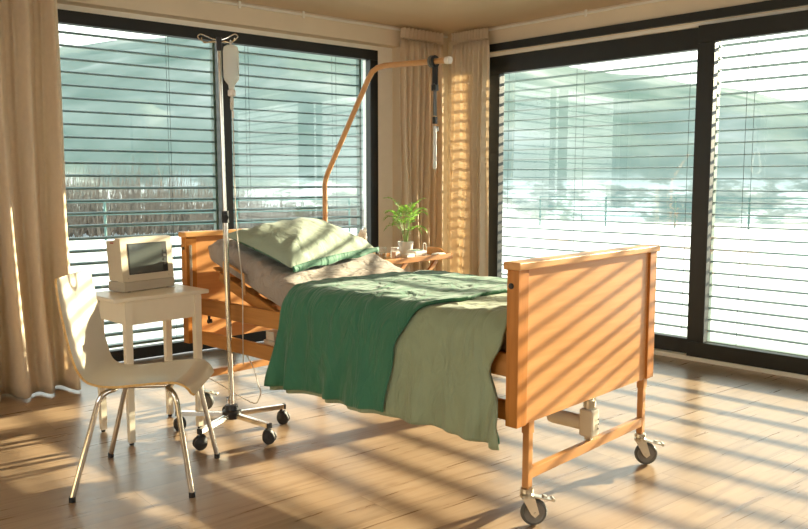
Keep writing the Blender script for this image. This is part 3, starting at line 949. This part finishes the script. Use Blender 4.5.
mon = empty('patient_monitor', (-1.378, 4.178, .7355), radians(55), 'boxy beige patient monitor with dark screen on the white side table', 'monitor')
MW, MD = .318, .135
mb = MB(); mb.box((0, 0, .0275), (MW - .004, MD, .049), None, .004); mb.box((0, -.001, .0275), (MW, MD - .004, .004), None, .001)
mb.build('base_unit', M['device_base'], mon)
def monbody():
    mb = MB()
    lean = .018
    def ring(y, x0, x1, z0, z1):
        return [mb.bm.verts.new((x, y + lean * (z - .055) / .22, z)) for x, z in ((x0, z0), (x1, z0), (x1, z1), (x0, z1))]
    a, b = -MW / 2, MW / 2
    rs = [ring(-.060, a, b, .053, .272), ring(-.020, a, b, .053, .276), ring(-.020, a + .006, b - .006, .055, .266), ring(.068, a + .010, b - .010, .055, .256)]
    mb.skin(rs); mb.bm.faces.new(rs[0][::-1]); mb.bm.faces.new(rs[-1])
    bmesh.ops.bevel(mb.bm, geom=[e for e in mb.bm.edges if e.calc_face_angle(0) > .5], offset=.004, segments=2, affect='EDGES')
    return mb.build('casing', M['device'], mon, smooth=30)
mc = monbody()
def facept(x, z, d=0.0): return Vector((x, -.060 + .018 * (z - .055) / .22 - d, z))
def slabface(nm, x0, x1, z0, z1, d0, d1, m, par, bev=0):
    mb = MB()
    r0 = [mb.bm.verts.new(facept(x, z, d0)) for x, z in ((x0, z0), (x1, z0), (x1, z1), (x0, z1))]
    r1 = [mb.bm.verts.new(facept(x, z, d1)) for x, z in ((x0, z0), (x1, z0), (x1, z1), (x0, z1))]
    mb.skin([r0, r1]); mb.bm.faces.new(r0[::-1]); mb.bm.faces.new(r1)
    return mb.build(nm, m, par, smooth=0)
slabface('screen_surround', -.118, .124, .088, .246, -.004, .0015, M['black'], mon)
sc_o = slabface('screen', -.112, .092, .093, .241, 0, .0025, M['screen'], mon)
for k in range(4): slabface('side_key', .098, .114, .125 + k * .022, .137 + k * .022, 0, .004, [M['hub'], M['screen']][k % 2], mon)
mb = MB(); mb.box((-.142, .03, .2495), (.03, .022, .006), None, .001); mb.build('brand_sticker', M['red'], mon)  # small red brand sticker on top of the casing
mb = MB()
mb.box((-.1450, .02, .150), (.004, .085, .003)); mb.box((-.1450, -.005, .125), (.004, .016, .05)); mb.box((-.1450, .035, .138), (.004, .012, .018))
mb.build('side_socket', M['device_base'], mon)
for x in (-.125, .126): MB().cyl(facept(x, .07, -.001), facept(x, .07, .002), .004, 10).build('front_button', M['device_base'], mon)
for sx in (-1, 1):
    for sy in (-1, 1): MB().cyl((sx * .12, sy * .05, 0.0005), (sx * .12, sy * .05, .006), .009, 10).build('rubber_foot', M['black'], mon)

# ------------------------------------------------------------------ chair
ch = empty('chair', (-1.12, 3.41, 0), radians(2), 'white moulded plywood chair with chrome legs facing the bed', 'chair')
def shell():
    prof = spline([(-.305, 0, .905), (-.290, 0, .80), (-.272, 0, .68), (-.254, 0, .58), (-.234, 0, .515), (-.195, 0, .472), (-.12, 0, .456), (.0, 0, .459), (.14, 0, .470), (.185, 0, .468), (.222, 0, .452), (.250, 0, .422)], 6)
    n = len(prof) - 1
    def halfw(t):
        pts = [(0, .182), (.02, .196), (.1, .203), (.3, .200), (.42, .187), (.5, .186), (.6, .200), (.75, .212), (.88, .218), (.96, .214), (1, .196)]
        for (a, b), (c, d) in zip(pts[:-1], pts[1:]):
            if t <= c: return b + (d - b) * sst(a, c, t) if c > a else d
        return pts[-1][1]
    nv = 18
    mb = MB()
    tops, bots = [], []
    for i, p in enumerate(prof):
        t = i / n
        tg = (prof[min(n, i + 1)] - prof[max(0, i - 1)]).normalized()
        nr = Vector((-tg.z, 0, tg.x))
        if nr.z < 0 and t > .3: nr = -nr
        if t <= .3 and nr.x < 0: nr = -nr
        hw = halfw(t)
        ra, rb = [], []
        for j in range(nv + 1):
            w = -1 + 2 * j / nv
            dish = (.022 * sst(0, .35, t) * (1 - sst(.3, .6, t)) + .012 * (1 - sst(0, .3, t)) + .012 * sst(.5, .7, t) * (1 - sst(.85, 1, t))) * (w * w - .3)
            # corners of back top and of the front lip dip a little
            y = w * hw
            q = p + nr * dish + Vector((0, y, 0))
            ra.append(mb.bm.verts.new(q + nr * .005)); rb.append(mb.bm.verts.new(q - nr * .005))
        tops.append(ra); bots.append(rb)
    for i in range(n):
        for j in range(nv):
            mb.bm.faces.new((tops[i][j], tops[i + 1][j], tops[i + 1][j + 1], tops[i][j + 1])).material_index = 0
            mb.bm.faces.new((bots[i][j], bots[i][j + 1], bots[i + 1][j + 1], bots[i + 1][j])).material_index = 0
    for i in range(n):
        for j in (0, nv):
            mb.bm.faces.new((tops[i][j], tops[i + 1][j], bots[i + 1][j], bots[i][j])).material_index = 1
    for i in (0, n):
        for j in range(nv):
            mb.bm.faces.new((tops[i][j], tops[i][j + 1], bots[i][j + 1], bots[i][j])).material_index = 1
    return mb.build('seat_shell', [M['shell'], M['ply']], ch, smooth=45)
shell()
mb = MB()
mb.tube([(.13, -.15, .441), (.13, .15, .441)], .010, 10); mb.tube([(-.09, -.15, .438), (-.09, .15, .438)], .010, 10)
mb.tube([(-.09, -.10, .438), (.13, -.10, .441)], .010, 10); mb.tube([(-.09, .10, .438), (.13, .10, .441)], .010, 10)
for x in (-.09, .13):
    for y in (-.1, .1): mb.box((x, y, .450), (.035, .03, .012), None, .002)
mb.build('under_frame', M['chrome'], ch)
for top, foot in (((.13, -.15, .441), (.236, -.227, .0)), ((.13, .15, .441), (.247, .242, .0)), ((-.09, -.15, .438), (-.240, -.262, .0)), ((-.09, .15, .438), (-.258, .272, .0))):
    T_, F_ = Vector(top), Vector(foot)
    sg = 1 if F_.y > 0 else -1
    kx = .035 if F_.x > 0 else -.04
    pts = [T_ + Vector((0, -sg * .03, 0)), T_, T_ + Vector((kx * .5, sg * .022, -.004)), T_ + Vector((kx, sg * .038, -.018)), T_ + Vector((kx * 1.35, sg * .046, -.045)), F_ + Vector((0, 0, .012))]
    mb = MB(); mb.tube(spline(pts[:-1], 4) + [pts[-1]], .0112, 12); lg = mb.build('leg', M['chrome'], ch)
    mb = MB(); mb.cyl(F_, F_ + Vector((0, 0, .022)), .0135, 12); mb.build('foot_cap', M['black'], lg)

# ------------------------------------------------------------------ IV stand
iv = empty('iv_stand', (-.892, 4.045, 0), 0, 'chrome drip stand on a five-castor base beside the bed', 'drip stand')
mb = MB(); mb.lathe([(.020, .075), (.044, .08), (.050, .098), (.048, .118), (.036, .126), (.030, .148), (.018, .150)], (0, 0, 0), 22); mb.build('base_hub', M['black'], iv)
tilt = Vector((-.012, 0, 0))
def ivp(z): return Vector((-.022 * (z - .12) / 1.9, 0, z))
mb = MB(); mb.cyl(ivp(.13), ivp(1.12), .0135, 16); mb.build('lower_pole', M['chrome'], iv)
mb = MB(); mb.cyl(ivp(1.1), ivp(1.955), .0095, 14); mb.build('upper_pole', M['chrome'], iv)
mb = MB(); mb.cyl(ivp(1.09), ivp(1.15), .018, 14); mb.cyl(ivp(1.118), ivp(1.118) + Vector((.008, -.03, 0)), .008, 10); mb.cyl(ivp(1.118) + Vector((.008, -.028, 0)), ivp(1.118) + Vector((.011, -.044, 0)), .016, 12); mb.build('clamp_knob', M['black'], iv)
mb = MB(); mb.cyl(ivp(1.94), ivp(2.005), .0145, 14); mb.build('top_sleeve', M['black'], iv)
for s in (-1, 1):
    T0 = ivp(1.985)
    pts = [T0, T0 + Vector((s * .04, -.012, -.006)), T0 + Vector((s * .075, -.024, -.002)), T0 + Vector((s * .098, -.028, .018)), T0 + Vector((s * .082, -.02, .032)), T0 + Vector((s * .04, -.004, .016)), T0 + Vector((s * .012, 0, .008))]
    mb = MB(); mb.tube(spline(pts, 5), .0028, 7)
    pts = [T0 + Vector((s * .01, -.004, -.004)), T0 + Vector((s * .03, -.012, -.001)), T0 + Vector((s * .062, -.022, -.010)), T0 + Vector((s * .076, -.024, -.002)), T0 + Vector((s * .082, -.025, .014))]
    mb.tube(spline(pts, 5), .0028, 7)
    mb.build('bottle_hook', M['chrome'], iv)
for k, a in enumerate((-109, -40, 33, 105, 174)):
    d = Vector((cos(radians(a)), sin(radians(a)), 0)); q = Vector((-d.y, d.x, 0)); R_ = .292
    mb = MB(); mb.bar(d * .03 + Vector((0, 0, .098)), d * R_ + Vector((0, 0, .094)), .024, .024, .002)
    lg = mb.build('base_leg', M['chrome'], iv)
    mb = MB(); mb.bar(d * (R_ - .004) + Vector((0, 0, .094)), d * (R_ + .008) + Vector((0, 0, .094)), .027, .027, .002); mb.build('end_cap', M['black'], lg)
    c = d * (R_ - .016) + Vector((0, 0, .033))
    off = (q * (.4 if k % 2 else -.5) + d * .6).normalized(); ax = Vector((-off.y, off.x, 0))
    rq = ax.to_track_quat('Z', 'Y').to_matrix()
    cc = c + off * .012
    mb = MB()
    for s in (-1, 1): mb.lathe([(.008, -.009), (.027, -.009), (.032, -.004), (.032, .005), (.026, .009), (.008, .009)], cc + ax * s * .014, 20, rq)
    mb.cyl(cc - ax * .02, cc + ax * .02, .007, 10)
    mb.cyl(c + Vector((0, 0, .02)), c + Vector((0, 0, .055)), .008, 10)
    mb.lathe([(.006, .052), (.018, .050), (.026, .040), (.030, .024), (.031, .014)], c - Vector((0, 0, .012)) + off * .006, 16, None, cap=False)
    mb.build('castor', M['rubber'], lg)

bt_loc = (-.852, 4.023, 1.743)
bo = empty('iv_bottle', bt_loc, pi / 2, 'milky infusion bottle hanging upside down from the drip stand', 'infusion bottle')
mb = MB(); mb.lathe([(.012, .0), (.014, .012), (.016, .028), (.034, .052), (.038, .066), (.0385, .12), (.038, .175), (.0385, .19), (.034, .212), (.020, .221), (.006, .223)], (0, 0, 0), 28)
mb.build('bottle', M['bottle'], bo)
mb = MB(); mb.lathe([(.037, .072), (.0365, .10), (.0365, .15), (.001, .152)], (0, 0, 0), 24); mb.build('liquid', M['paper'], bo)
mb = MB(); mb.tube(spline([(-.012, 0, .221), (-.012, 0, .236), (0, 0, .244), (.012, 0, .236), (.012, 0, .221)], 4), .003, 6); mb.build('hanger', M['card_white'], bo)
mb = MB(); mb.lathe([(.015, -.026), (.019, -.022), (.019, .002), (.014, .006)], (0, 0, 0), 20); mb.build('stopper', M['card_white'], bo)
mb = MB(); mb.lathe([(.004, -.095), (.0085, -.088), (.0095, -.05), (.0095, -.04), (.006, -.028)], (0, 0, 0), 16); mb.build('drip_chamber', M['hose'], bo)
mb = MB()
tp = [(0, 0, -.09), (-.003, -.005, -.2), (-.008, -.006, -.45), (-.004, -.012, -.7), (.008, -.03, -.95), (.010, -.028, -1.2), (.014, -.026, -1.38)]
mb.tube(spline(tp, 8), .0028, 7); mb.build('drip_tube', M['hose'], bo)
mb = MB(); mb.box((0.0, -.004, -.115), (.012, .01, .035), None, .002); mb.build('roller_clamp', M['card_white'], bo)

# ------------------------------------------------------------------ folding tray table and what is on it
TR = Vector((.383, 6.365, 0)); ux = EW; uy = EL
TL_, TD_ = 1.0, .40
tor = TR - ux * (TL_ / 2) + uy * (TD_ / 2)
tray = empty('tray_table', tor, pi / 2 - A_BED, 'folding wooden tray table standing behind the bed by the corner', 'table')
ZT = .70
mb = MB(); mb.box((0, 0, ZT - .008), (TL_ - .01, TD_ - .01, .014), None, .002); mb.build('tray_bottom', M['beech_y'], tray)
for sy in (-1, 1):
    mb = MB(); mb.box((0, sy * (TD_ / 2 - .008), ZT + .006), (TL_, .016, .042), None, .005); mb.build('tray_rim', M['beech_x'], tray)
for sx in (-1, 1):
    mb = MB()
    pr = [(-TD_ / 2, .006), (-TD_ / 2, .03), (-.1, .034), (-.06, .055), (.06, .055), (.1, .034), (TD_ / 2, .03), (TD_ / 2, .006)]
    base = [(y, -.015) for y, z in pr]
    r0, r1 = [], []
    poly = [(-TD_ / 2, -.015), (-TD_ / 2, .027), (-.13, .030), (-.08, .058), (-.04, .064), (.04, .064), (.08, .058), (.13, .030), (TD_ / 2, .027), (TD_ / 2, -.015)]
    r0 = [mb.bm.verts.new((sx * (TL_ / 2) - .008, y, ZT + z)) for y, z in poly]; r1 = [mb.bm.verts.new((sx * (TL_ / 2) + .008, y, ZT + z)) for y, z in poly]
    mb.skin([r0, r1]); mb.bm.faces.new(r0[::-1]); mb.bm.faces.new(r1)
    mb.build('tray_end', M['beech_x'], tray, smooth=20)
for sy in (-1, 1):
    for sx in (-1, 1):
        mb = MB(); mb.bar((sx * .40, sy * .145 + (.012 if sx > 0 else -.012), .0), (-sx * .36, sy * .145 + (.012 if sx > 0 else -.012), ZT - .022), .02, .034, .003)
        mb.build('folding_leg', M['beech_x'], tray)
def tw(x, y, z=0.0): return tor + ux * x + uy * y + Vector((0, 0, ZT + z))

pl = empty('potted_palm', tw(.28, .10), 0, 'small green parlour palm in a whitish pot on the tray table', 'plant')
mb = MB(); mb.lathe([(.045, 0), (.048, .004), (.060, .095), (.064, .105), (.064, .118), (.058, .118), (.055, .10), (.0, .099)], (0, 0, 0), 26); mb.build('pot', M['pot'], pl)
mb = MB(); mb.lathe([(.0, .098), (.054, .1005), (.03, .106), (.0, .107)], (0, 0, 0), 20); mb.build('soil', M['soil'], pl)
rp = random.Random(11)
mbs = MB(); mbl = MB()
FR = [(2.75, .05, .235, .8), (2.5, .06, .16, 1.0), (.5, .05, .18, 1.0), (-2.6, .05, .17, 1.0), (.2, .03, .21, .55), (-.4, .04, .16, 1.0), (-1.3, .04, .13, 1.1), (-2.2, .05, .12, 1.2), (3.6, .05, .14, 1.15), (.9, .05, .15, 1.0), (-.9, .02, .20, .7), (1.8, .03, .17, .8), (-3.0, .03, .09, 1.3), (.0, .03, .08, 1.3), (-1.7, .02, .19, .8), (-.6, .02, .08, 1.35)]
for a, ro, ht, bend in FR:
    hd = Vector((cos(a), sin(a), 0)); sd = Vector((-sin(a), cos(a), 0))
    p0 = Vector((hd.x * .012, hd.y * .012, .10)); pts = [p0.copy()]
    for i in range(6):       # rising stalk
        p0 = p0 + Vector((hd.x * ro / 6 * (i + 1) / 3.5, hd.y * ro / 6 * (i + 1) / 3.5, ht / 6 * 1.28)); pts.append(p0.copy())
    ns = len(pts); ang = 1.25
    for i in range(8):       # arching blade
        ang -= bend * .19
        p0 = p0 + (hd * cos(ang) + Vector((0, 0, sin(ang)))) * .0165; pts.append(p0.copy())
    mbs.tube(pts, [.0026 * (1 - .7 * i / len(pts)) for i in range(len(pts))], 5)
    for i in range(ns - 1, len(pts)):
        t = (i - ns + 1) / 8
        tg = (pts[i] - pts[i - 1]).normalized(); up = sd.cross(tg)
        for sg in (-1, 1):
            L_ = (.072 - .034 * t) * rp.uniform(.85, 1.15)
            dr = (tg * (.45 + .6 * t) + sd * sg * (1.0 - .5 * t) + up * rp.uniform(-.15, .12)).normalized()
            wv = (dr.cross(up).normalized() * .8 + up * .25 * sg) * .0054
            b0 = pts[i]; m1 = b0 + dr * L_ * .35 + up * .003; m2 = b0 + dr * L_ * .7 - Vector((0, 0, .003)); tip = b0 + dr * L_ - Vector((0, 0, .014))
            vs = [mbl.bm.verts.new(p) for p in (b0, m1 + wv, m2 + wv * .8, tip, m2 - wv * .8, m1 - wv)]
            mbl.bm.faces.new((vs[0], vs[1], vs[5])); mbl.bm.faces.new((vs[1], vs[2], vs[4], vs[5])); mbl.bm.faces.new((vs[2], vs[3], vs[4]))
mbs.build('stems', M['stem'], pl); mbl.keep = True; mbl.build('fronds', M['leaf'], pl, smooth=0)

# tissue box
tx = empty('tissue_box', tw(-.20, .10), pi / 2 - A_BED, 'tissue box with a white crumpled tissue, behind the pillow', 'tissue box')
mb = MB(); mb.box((0, 0, .042), (.17, .11, .082), None, .003); mb.build('carton', M['card'], tx)
mb = MB()
def tis(u, v):
    a = u * 2 * pi
    r = 1.35 * (.036 + .012 * sin(3 * a) + .010 * sin(7 * a + 1)) * (.55 + 1.1 * v - 1.35 * v * v * .8) * (1 - .3 * v)
    z = .08 + .145 * v * (1 + .12 * sin(2 * a + .5) + .08 * sin(5 * a))
    return Vector((r * cos(a) + .01 * v + .012 * nz3((u * 3, v * 3, 0), 2), r * .7 * sin(a) + .010 * nz3((u * 4, v * 3, 1), 2), z))
mb.grid(tis, 40, 14); mb.keep = True; mb.build('tissue', M['tissue'], tx, smooth=25)
# drinking glass
gl = empty('water_glass', tw(-.04, .05), 0, 'clear water glass on the tray table, nearest the pillow', 'glass')
mb = MB(); mb.lathe([(.030, 0), (.031, .002), (.040, .095), (.0385, .095), (.030, .006), (.0, .006)], (0, 0, 0), 26, cap=False); mb.build('tumbler', M['cup_glass'], gl)
mb = MB(); mb.lathe([(.0, .0065), (.029, .0065), (.0345, .05), (.0, .05)], (0, 0, 0), 22); mb.build('water', M['cup_glass'], gl)
# cartons
def carton(name, x, y, sz, m, rz, label, cat, z=0.0, lid=None):
    o = MB().box((0, 0, sz[2] / 2), sz, None, .002).build(name, m)
    o.location = tw(x, y, z); o.rotation_euler = (0, 0, rz)
    return tag(o, label, cat)
carton('medicine_box', .0, -.06, (.055, .04, .062), M['card_pink'], .9, 'pale pink upright medicine carton on the tray table beside the glass', 'box')
carton('medicine_box', .085, -.11, (.10, .05, .042), M['card_white'], .95, 'low white medicine carton at the front rim of the tray table', 'box')
jr = empty('medicine_jar', tw(.11, .06), 0, 'small clear jar with pale lid behind the white medicine carton', 'jar')
mb = MB(); mb.lathe([(.028, 0), (.032, .004), (.032, .058), (.028, .066)], (0, 0, 0), 20); mb.build('jar_body', M['bottle'], jr)
mb = MB(); mb.lathe([(.031, .062), (.031, .08), (.029, .083), (.0, .083)], (0, 0, 0), 20); mb.build('lid', M['card_white'], jr)
# blood pressure meter with hose
bp = empty('blood_pressure_meter', tw(.245, -.05), pi / 2 - A_BED, 'white blood pressure meter with green display and looped hose on the tray', 'medical device')
mb = MB(); mb.box((0, 0, .034), (.145, .10, .05), Matrix.Rotation(.12, 3, 'X'), .014, 3); mb.build('meter_body', M['card_white'], bp)
mb = MB(); mb.box((-.012, -.012, .058), (.075, .05, .006), Matrix.Rotation(.12, 3, 'X'), .002); mb.build('display', M['green'], bp)
mb = MB(); mb.box((.05, -.012, .059), (.022, .03, .007), Matrix.Rotation(.12, 3, 'X'), .003); mb.build('start_button', M['hub'], bp)
mb = MB(); mb.tube(spline([(.07, .0, .03), (.085, .0, .045), (.10, .02, .085), (.12, .03, .105), (.145, .03, .092), (.15, .03, .05), (.145, .03, .03), (.13, .04, .012)], 6), .0045, 7); mb.build('air_hose', M['hose'], bp)
cf = MB()
cf.box((0, 0, .014), (.11, .08, .026), None, .012, 3)
cuf = cf.build('arm_cuff', M['paper']); cuf.location = tw(.425, -.125, .002); cuf.rotation_euler = (0, 0, pi / 2 - A_BED + .2)
tag(cuf, 'folded pale grey arm cuff at the right end of the tray table', 'cuff')
lf = MB().box((0, 0, .0015), (.13, .15, .003)).build('leaflet', M['paper']); lf.location = tw(.41, .085, .002); lf.rotation_euler = (0, 0, pi / 2 - A_BED - .2)
tag(lf, 'pale paper leaflet lying flat at the right end of the tray', 'paper')

# ------------------------------------------------------------------ outside
def terrain():
    RT = {-400: 95, -100: 70, 60: 58, 155: 48, 222: 40, 300: 34, 380: 38, 450: 52, 516: 67, 622: 85, 699: 92, 808: 108, 1000: 122, 1400: 140, 3200: 160}
    ks = sorted(RT)
    def ridge(px):
        px = max(ks[0], min(ks[-1], px))
        for a, b in zip(ks[:-1], ks[1:]):
            if px <= b: return RT[a] + (RT[b] - RT[a]) * sst(a, b, px)
        return RT[ks[-1]]
    def f(u, v):
        az = radians(-62 + 136 * u)
        r = 27 + 620 * v ** 1.7
        px = 404 + 800 * math.tan(az)
        zr = 1.3 + (181 - ridge(px)) / 800 * cos(az) * 520
        if r < 70: z = -.12 - 7 * sst(27, 70, r)
        else: z = -7.12
        z += (zr + 7.12) * sst(150, 520, r) ** .85
        nn = noise.fractal(Vector((r * cos(az) * .008, r * sin(az) * .008, .3)), 1.0, 2.0, 5)
        z += nn * 9 * sst(60, 250, r) * (1 - .65 * sst(400, 520, r))
        if r > 525: z = z - (r - 525) * .15
        return Vector((r * sin(az), r * cos(az), z))
    mb = MB(); mb.grid(f, 170, 90); mb.keep = True
    o = mb.build('hill', M['hill'], smooth=180)
    struct(o, 'hazy wooded hillside and snowy valley beyond the windows', 'hill')
terrain()
mb = MB()
q = []
pts = []
for k in range(61):
    az = radians(-75 + 165 * k / 60); pts.append((28.5 * sin(az), 28.5 * cos(az)))
def gz(x, y): return -.07
vs = [mb.bm.verts.new((x, y, -.09)) for x, y in pts] + [mb.bm.verts.new((9, -9, -.09)), mb.bm.verts.new((-12, -3, -.09))]
mb.bm.faces.new(vs)
vs2 = [mb.bm.verts.new((v.co.x, v.co.y, -.4)) for v in vs]
mb.bm.faces.new(vs2[::-1])
mb.skin([vs2, vs])
struct(mb.build('ground', M['snow'], smooth=0), 'bright snow-covered terrace outside the windows', 'ground')

def railing(p, q, n, label, h=.92):
    p, q = Vector(p), Vector(q)
    root = empty('railing', p, 0, label, 'railing')
    d = q - p
    for k in range(n + 1):
        c = d * k / n
        mb = MB(); mb.box(c + Vector((0, 0, h / 2)), (.05, .05, h), None, .004); mb.build('post', M['railing'], root)
    for z in (h - .02, h * .66, h * .36):
        mb = MB(); mb.bar(Vector((0, 0, z)), d + Vector((0, 0, z)), .035, .03); mb.build('rail', M['railing'], root)
railing((4.3, 25.3, -.09), (17.5, 20.2, -.09), 7, 'green metal railing at the far terrace edge, outside the right window')
railing((-12.5, 15.5, -.09), (-1.5, 22.0, -.09), 4, 'green metal railing outside the left window, before the bare shrubs')

def shrubs():
    mb = MB(); r = random.Random(5)
    for k in range(2200):
        t = r.random()
        bx = -15 + 15.5 * t + r.gauss(0, .5); by = 14.9 + 9.1 * t + r.uniform(.6, 4.2)
        h = r.uniform(.8, 2.3) * (1 - .62 * sst(.5, .8, t)); 
        b = Vector((bx, by, -.09))
        for j in range(3):
            tip = b + Vector((r.gauss(0, .3), abs(r.gauss(0, .3)), h * r.uniform(.6, 1)))
            md = (b + tip) / 2 + Vector((r.gauss(0, .06), 0, 0))
            w = Vector((.012, 0, 0)); w2 = Vector((0, .012, 0))
            for ww in (w, w2):
                a = [mb.bm.verts.new(x) for x in (b - ww, b + ww, md + ww * .7, md - ww * .7, tip)]
                mb.bm.faces.new((a[0], a[1], a[2], a[3])); mb.bm.faces.new((a[3], a[2], a[4]))
    o = mb.build('shrubs', M['twig'], smooth=0)
    tag(o, 'bare brown winter shrubs beyond the railing outside the left window', 'shrubs', None, 'stuff')
shrubs()

# ------------------------------------------------------------------ light
SUN_AZ, SUN_EL = radians(53.9), radians(15.1)
Sv = Vector((sin(SUN_AZ) * cos(SUN_EL), cos(SUN_AZ) * cos(SUN_EL), sin(SUN_EL)))
ld = bpy.data.lights.new('sun', 'SUN'); ld.energy = 13.0; ld.color = (1.0, .83, .60); ld.angle = radians(.6)
lo = bpy.data.objects.new('sun', ld); COL.objects.link(lo)
lo.rotation_euler = (-Sv).to_track_quat('-Z', 'Y').to_euler(); lo.location = (20, 20, 12)

w = bpy.data.worlds.new('sky'); SC.world = w; w.use_nodes = True
nt = w.node_tree; nt.nodes.clear()
out = nt.nodes.new('ShaderNodeOutputWorld'); bg = nt.nodes.new('ShaderNodeBackground')
tc = nt.nodes.new('ShaderNodeTexCoord'); sx = nt.nodes.new('ShaderNodeSeparateXYZ')
r = ramp(nt, [(.0, (.97, .96, .91)), (.25, (.95, .97, .93)), (.8, (.62, .80, .92))])
nt.links.new(tc.outputs['Generated'], sx.inputs[0]); nt.links.new(sx.outputs[2], r.inputs['Fac'])
nt.links.new(r.outputs[0], bg.inputs['Color']); bg.inputs['Strength'].default_value = 2.0
nt.links.new(bg.outputs[0], out.inputs['Surface'])

# ------------------------------------------------------------------ camera
cd = bpy.data.cameras.new('camera'); cam = bpy.data.objects.new('camera', cd); COL.objects.link(cam)
cam.location = (0, 0, 1.3)
cam.rotation_euler = (pi / 2 - math.atan(83.5 / 800), 0, 0)
cd.sensor_width = 36; cd.lens = 36 * 800 / 808; cd.clip_start = .02; cd.clip_end = 2000
SC.camera = cam
vs = SC.view_settings
SC.display_settings.display_device = 'sRGB'
vs.view_transform = 'Standard'; vs.look = 'None'; vs.gamma = 1.0; vs.exposure = 1.03
vs.use_curve_mapping = False
try:
    SC.cycles.max_bounces = 10; SC.cycles.diffuse_bounces = 6; SC.cycles.transparent_max_bounces = 12
    SC.cycles.sample_clamp_indirect = 6.0; SC.cycles.caustics_reflective = False; SC.cycles.caustics_refractive = False
except Exception:
    pass
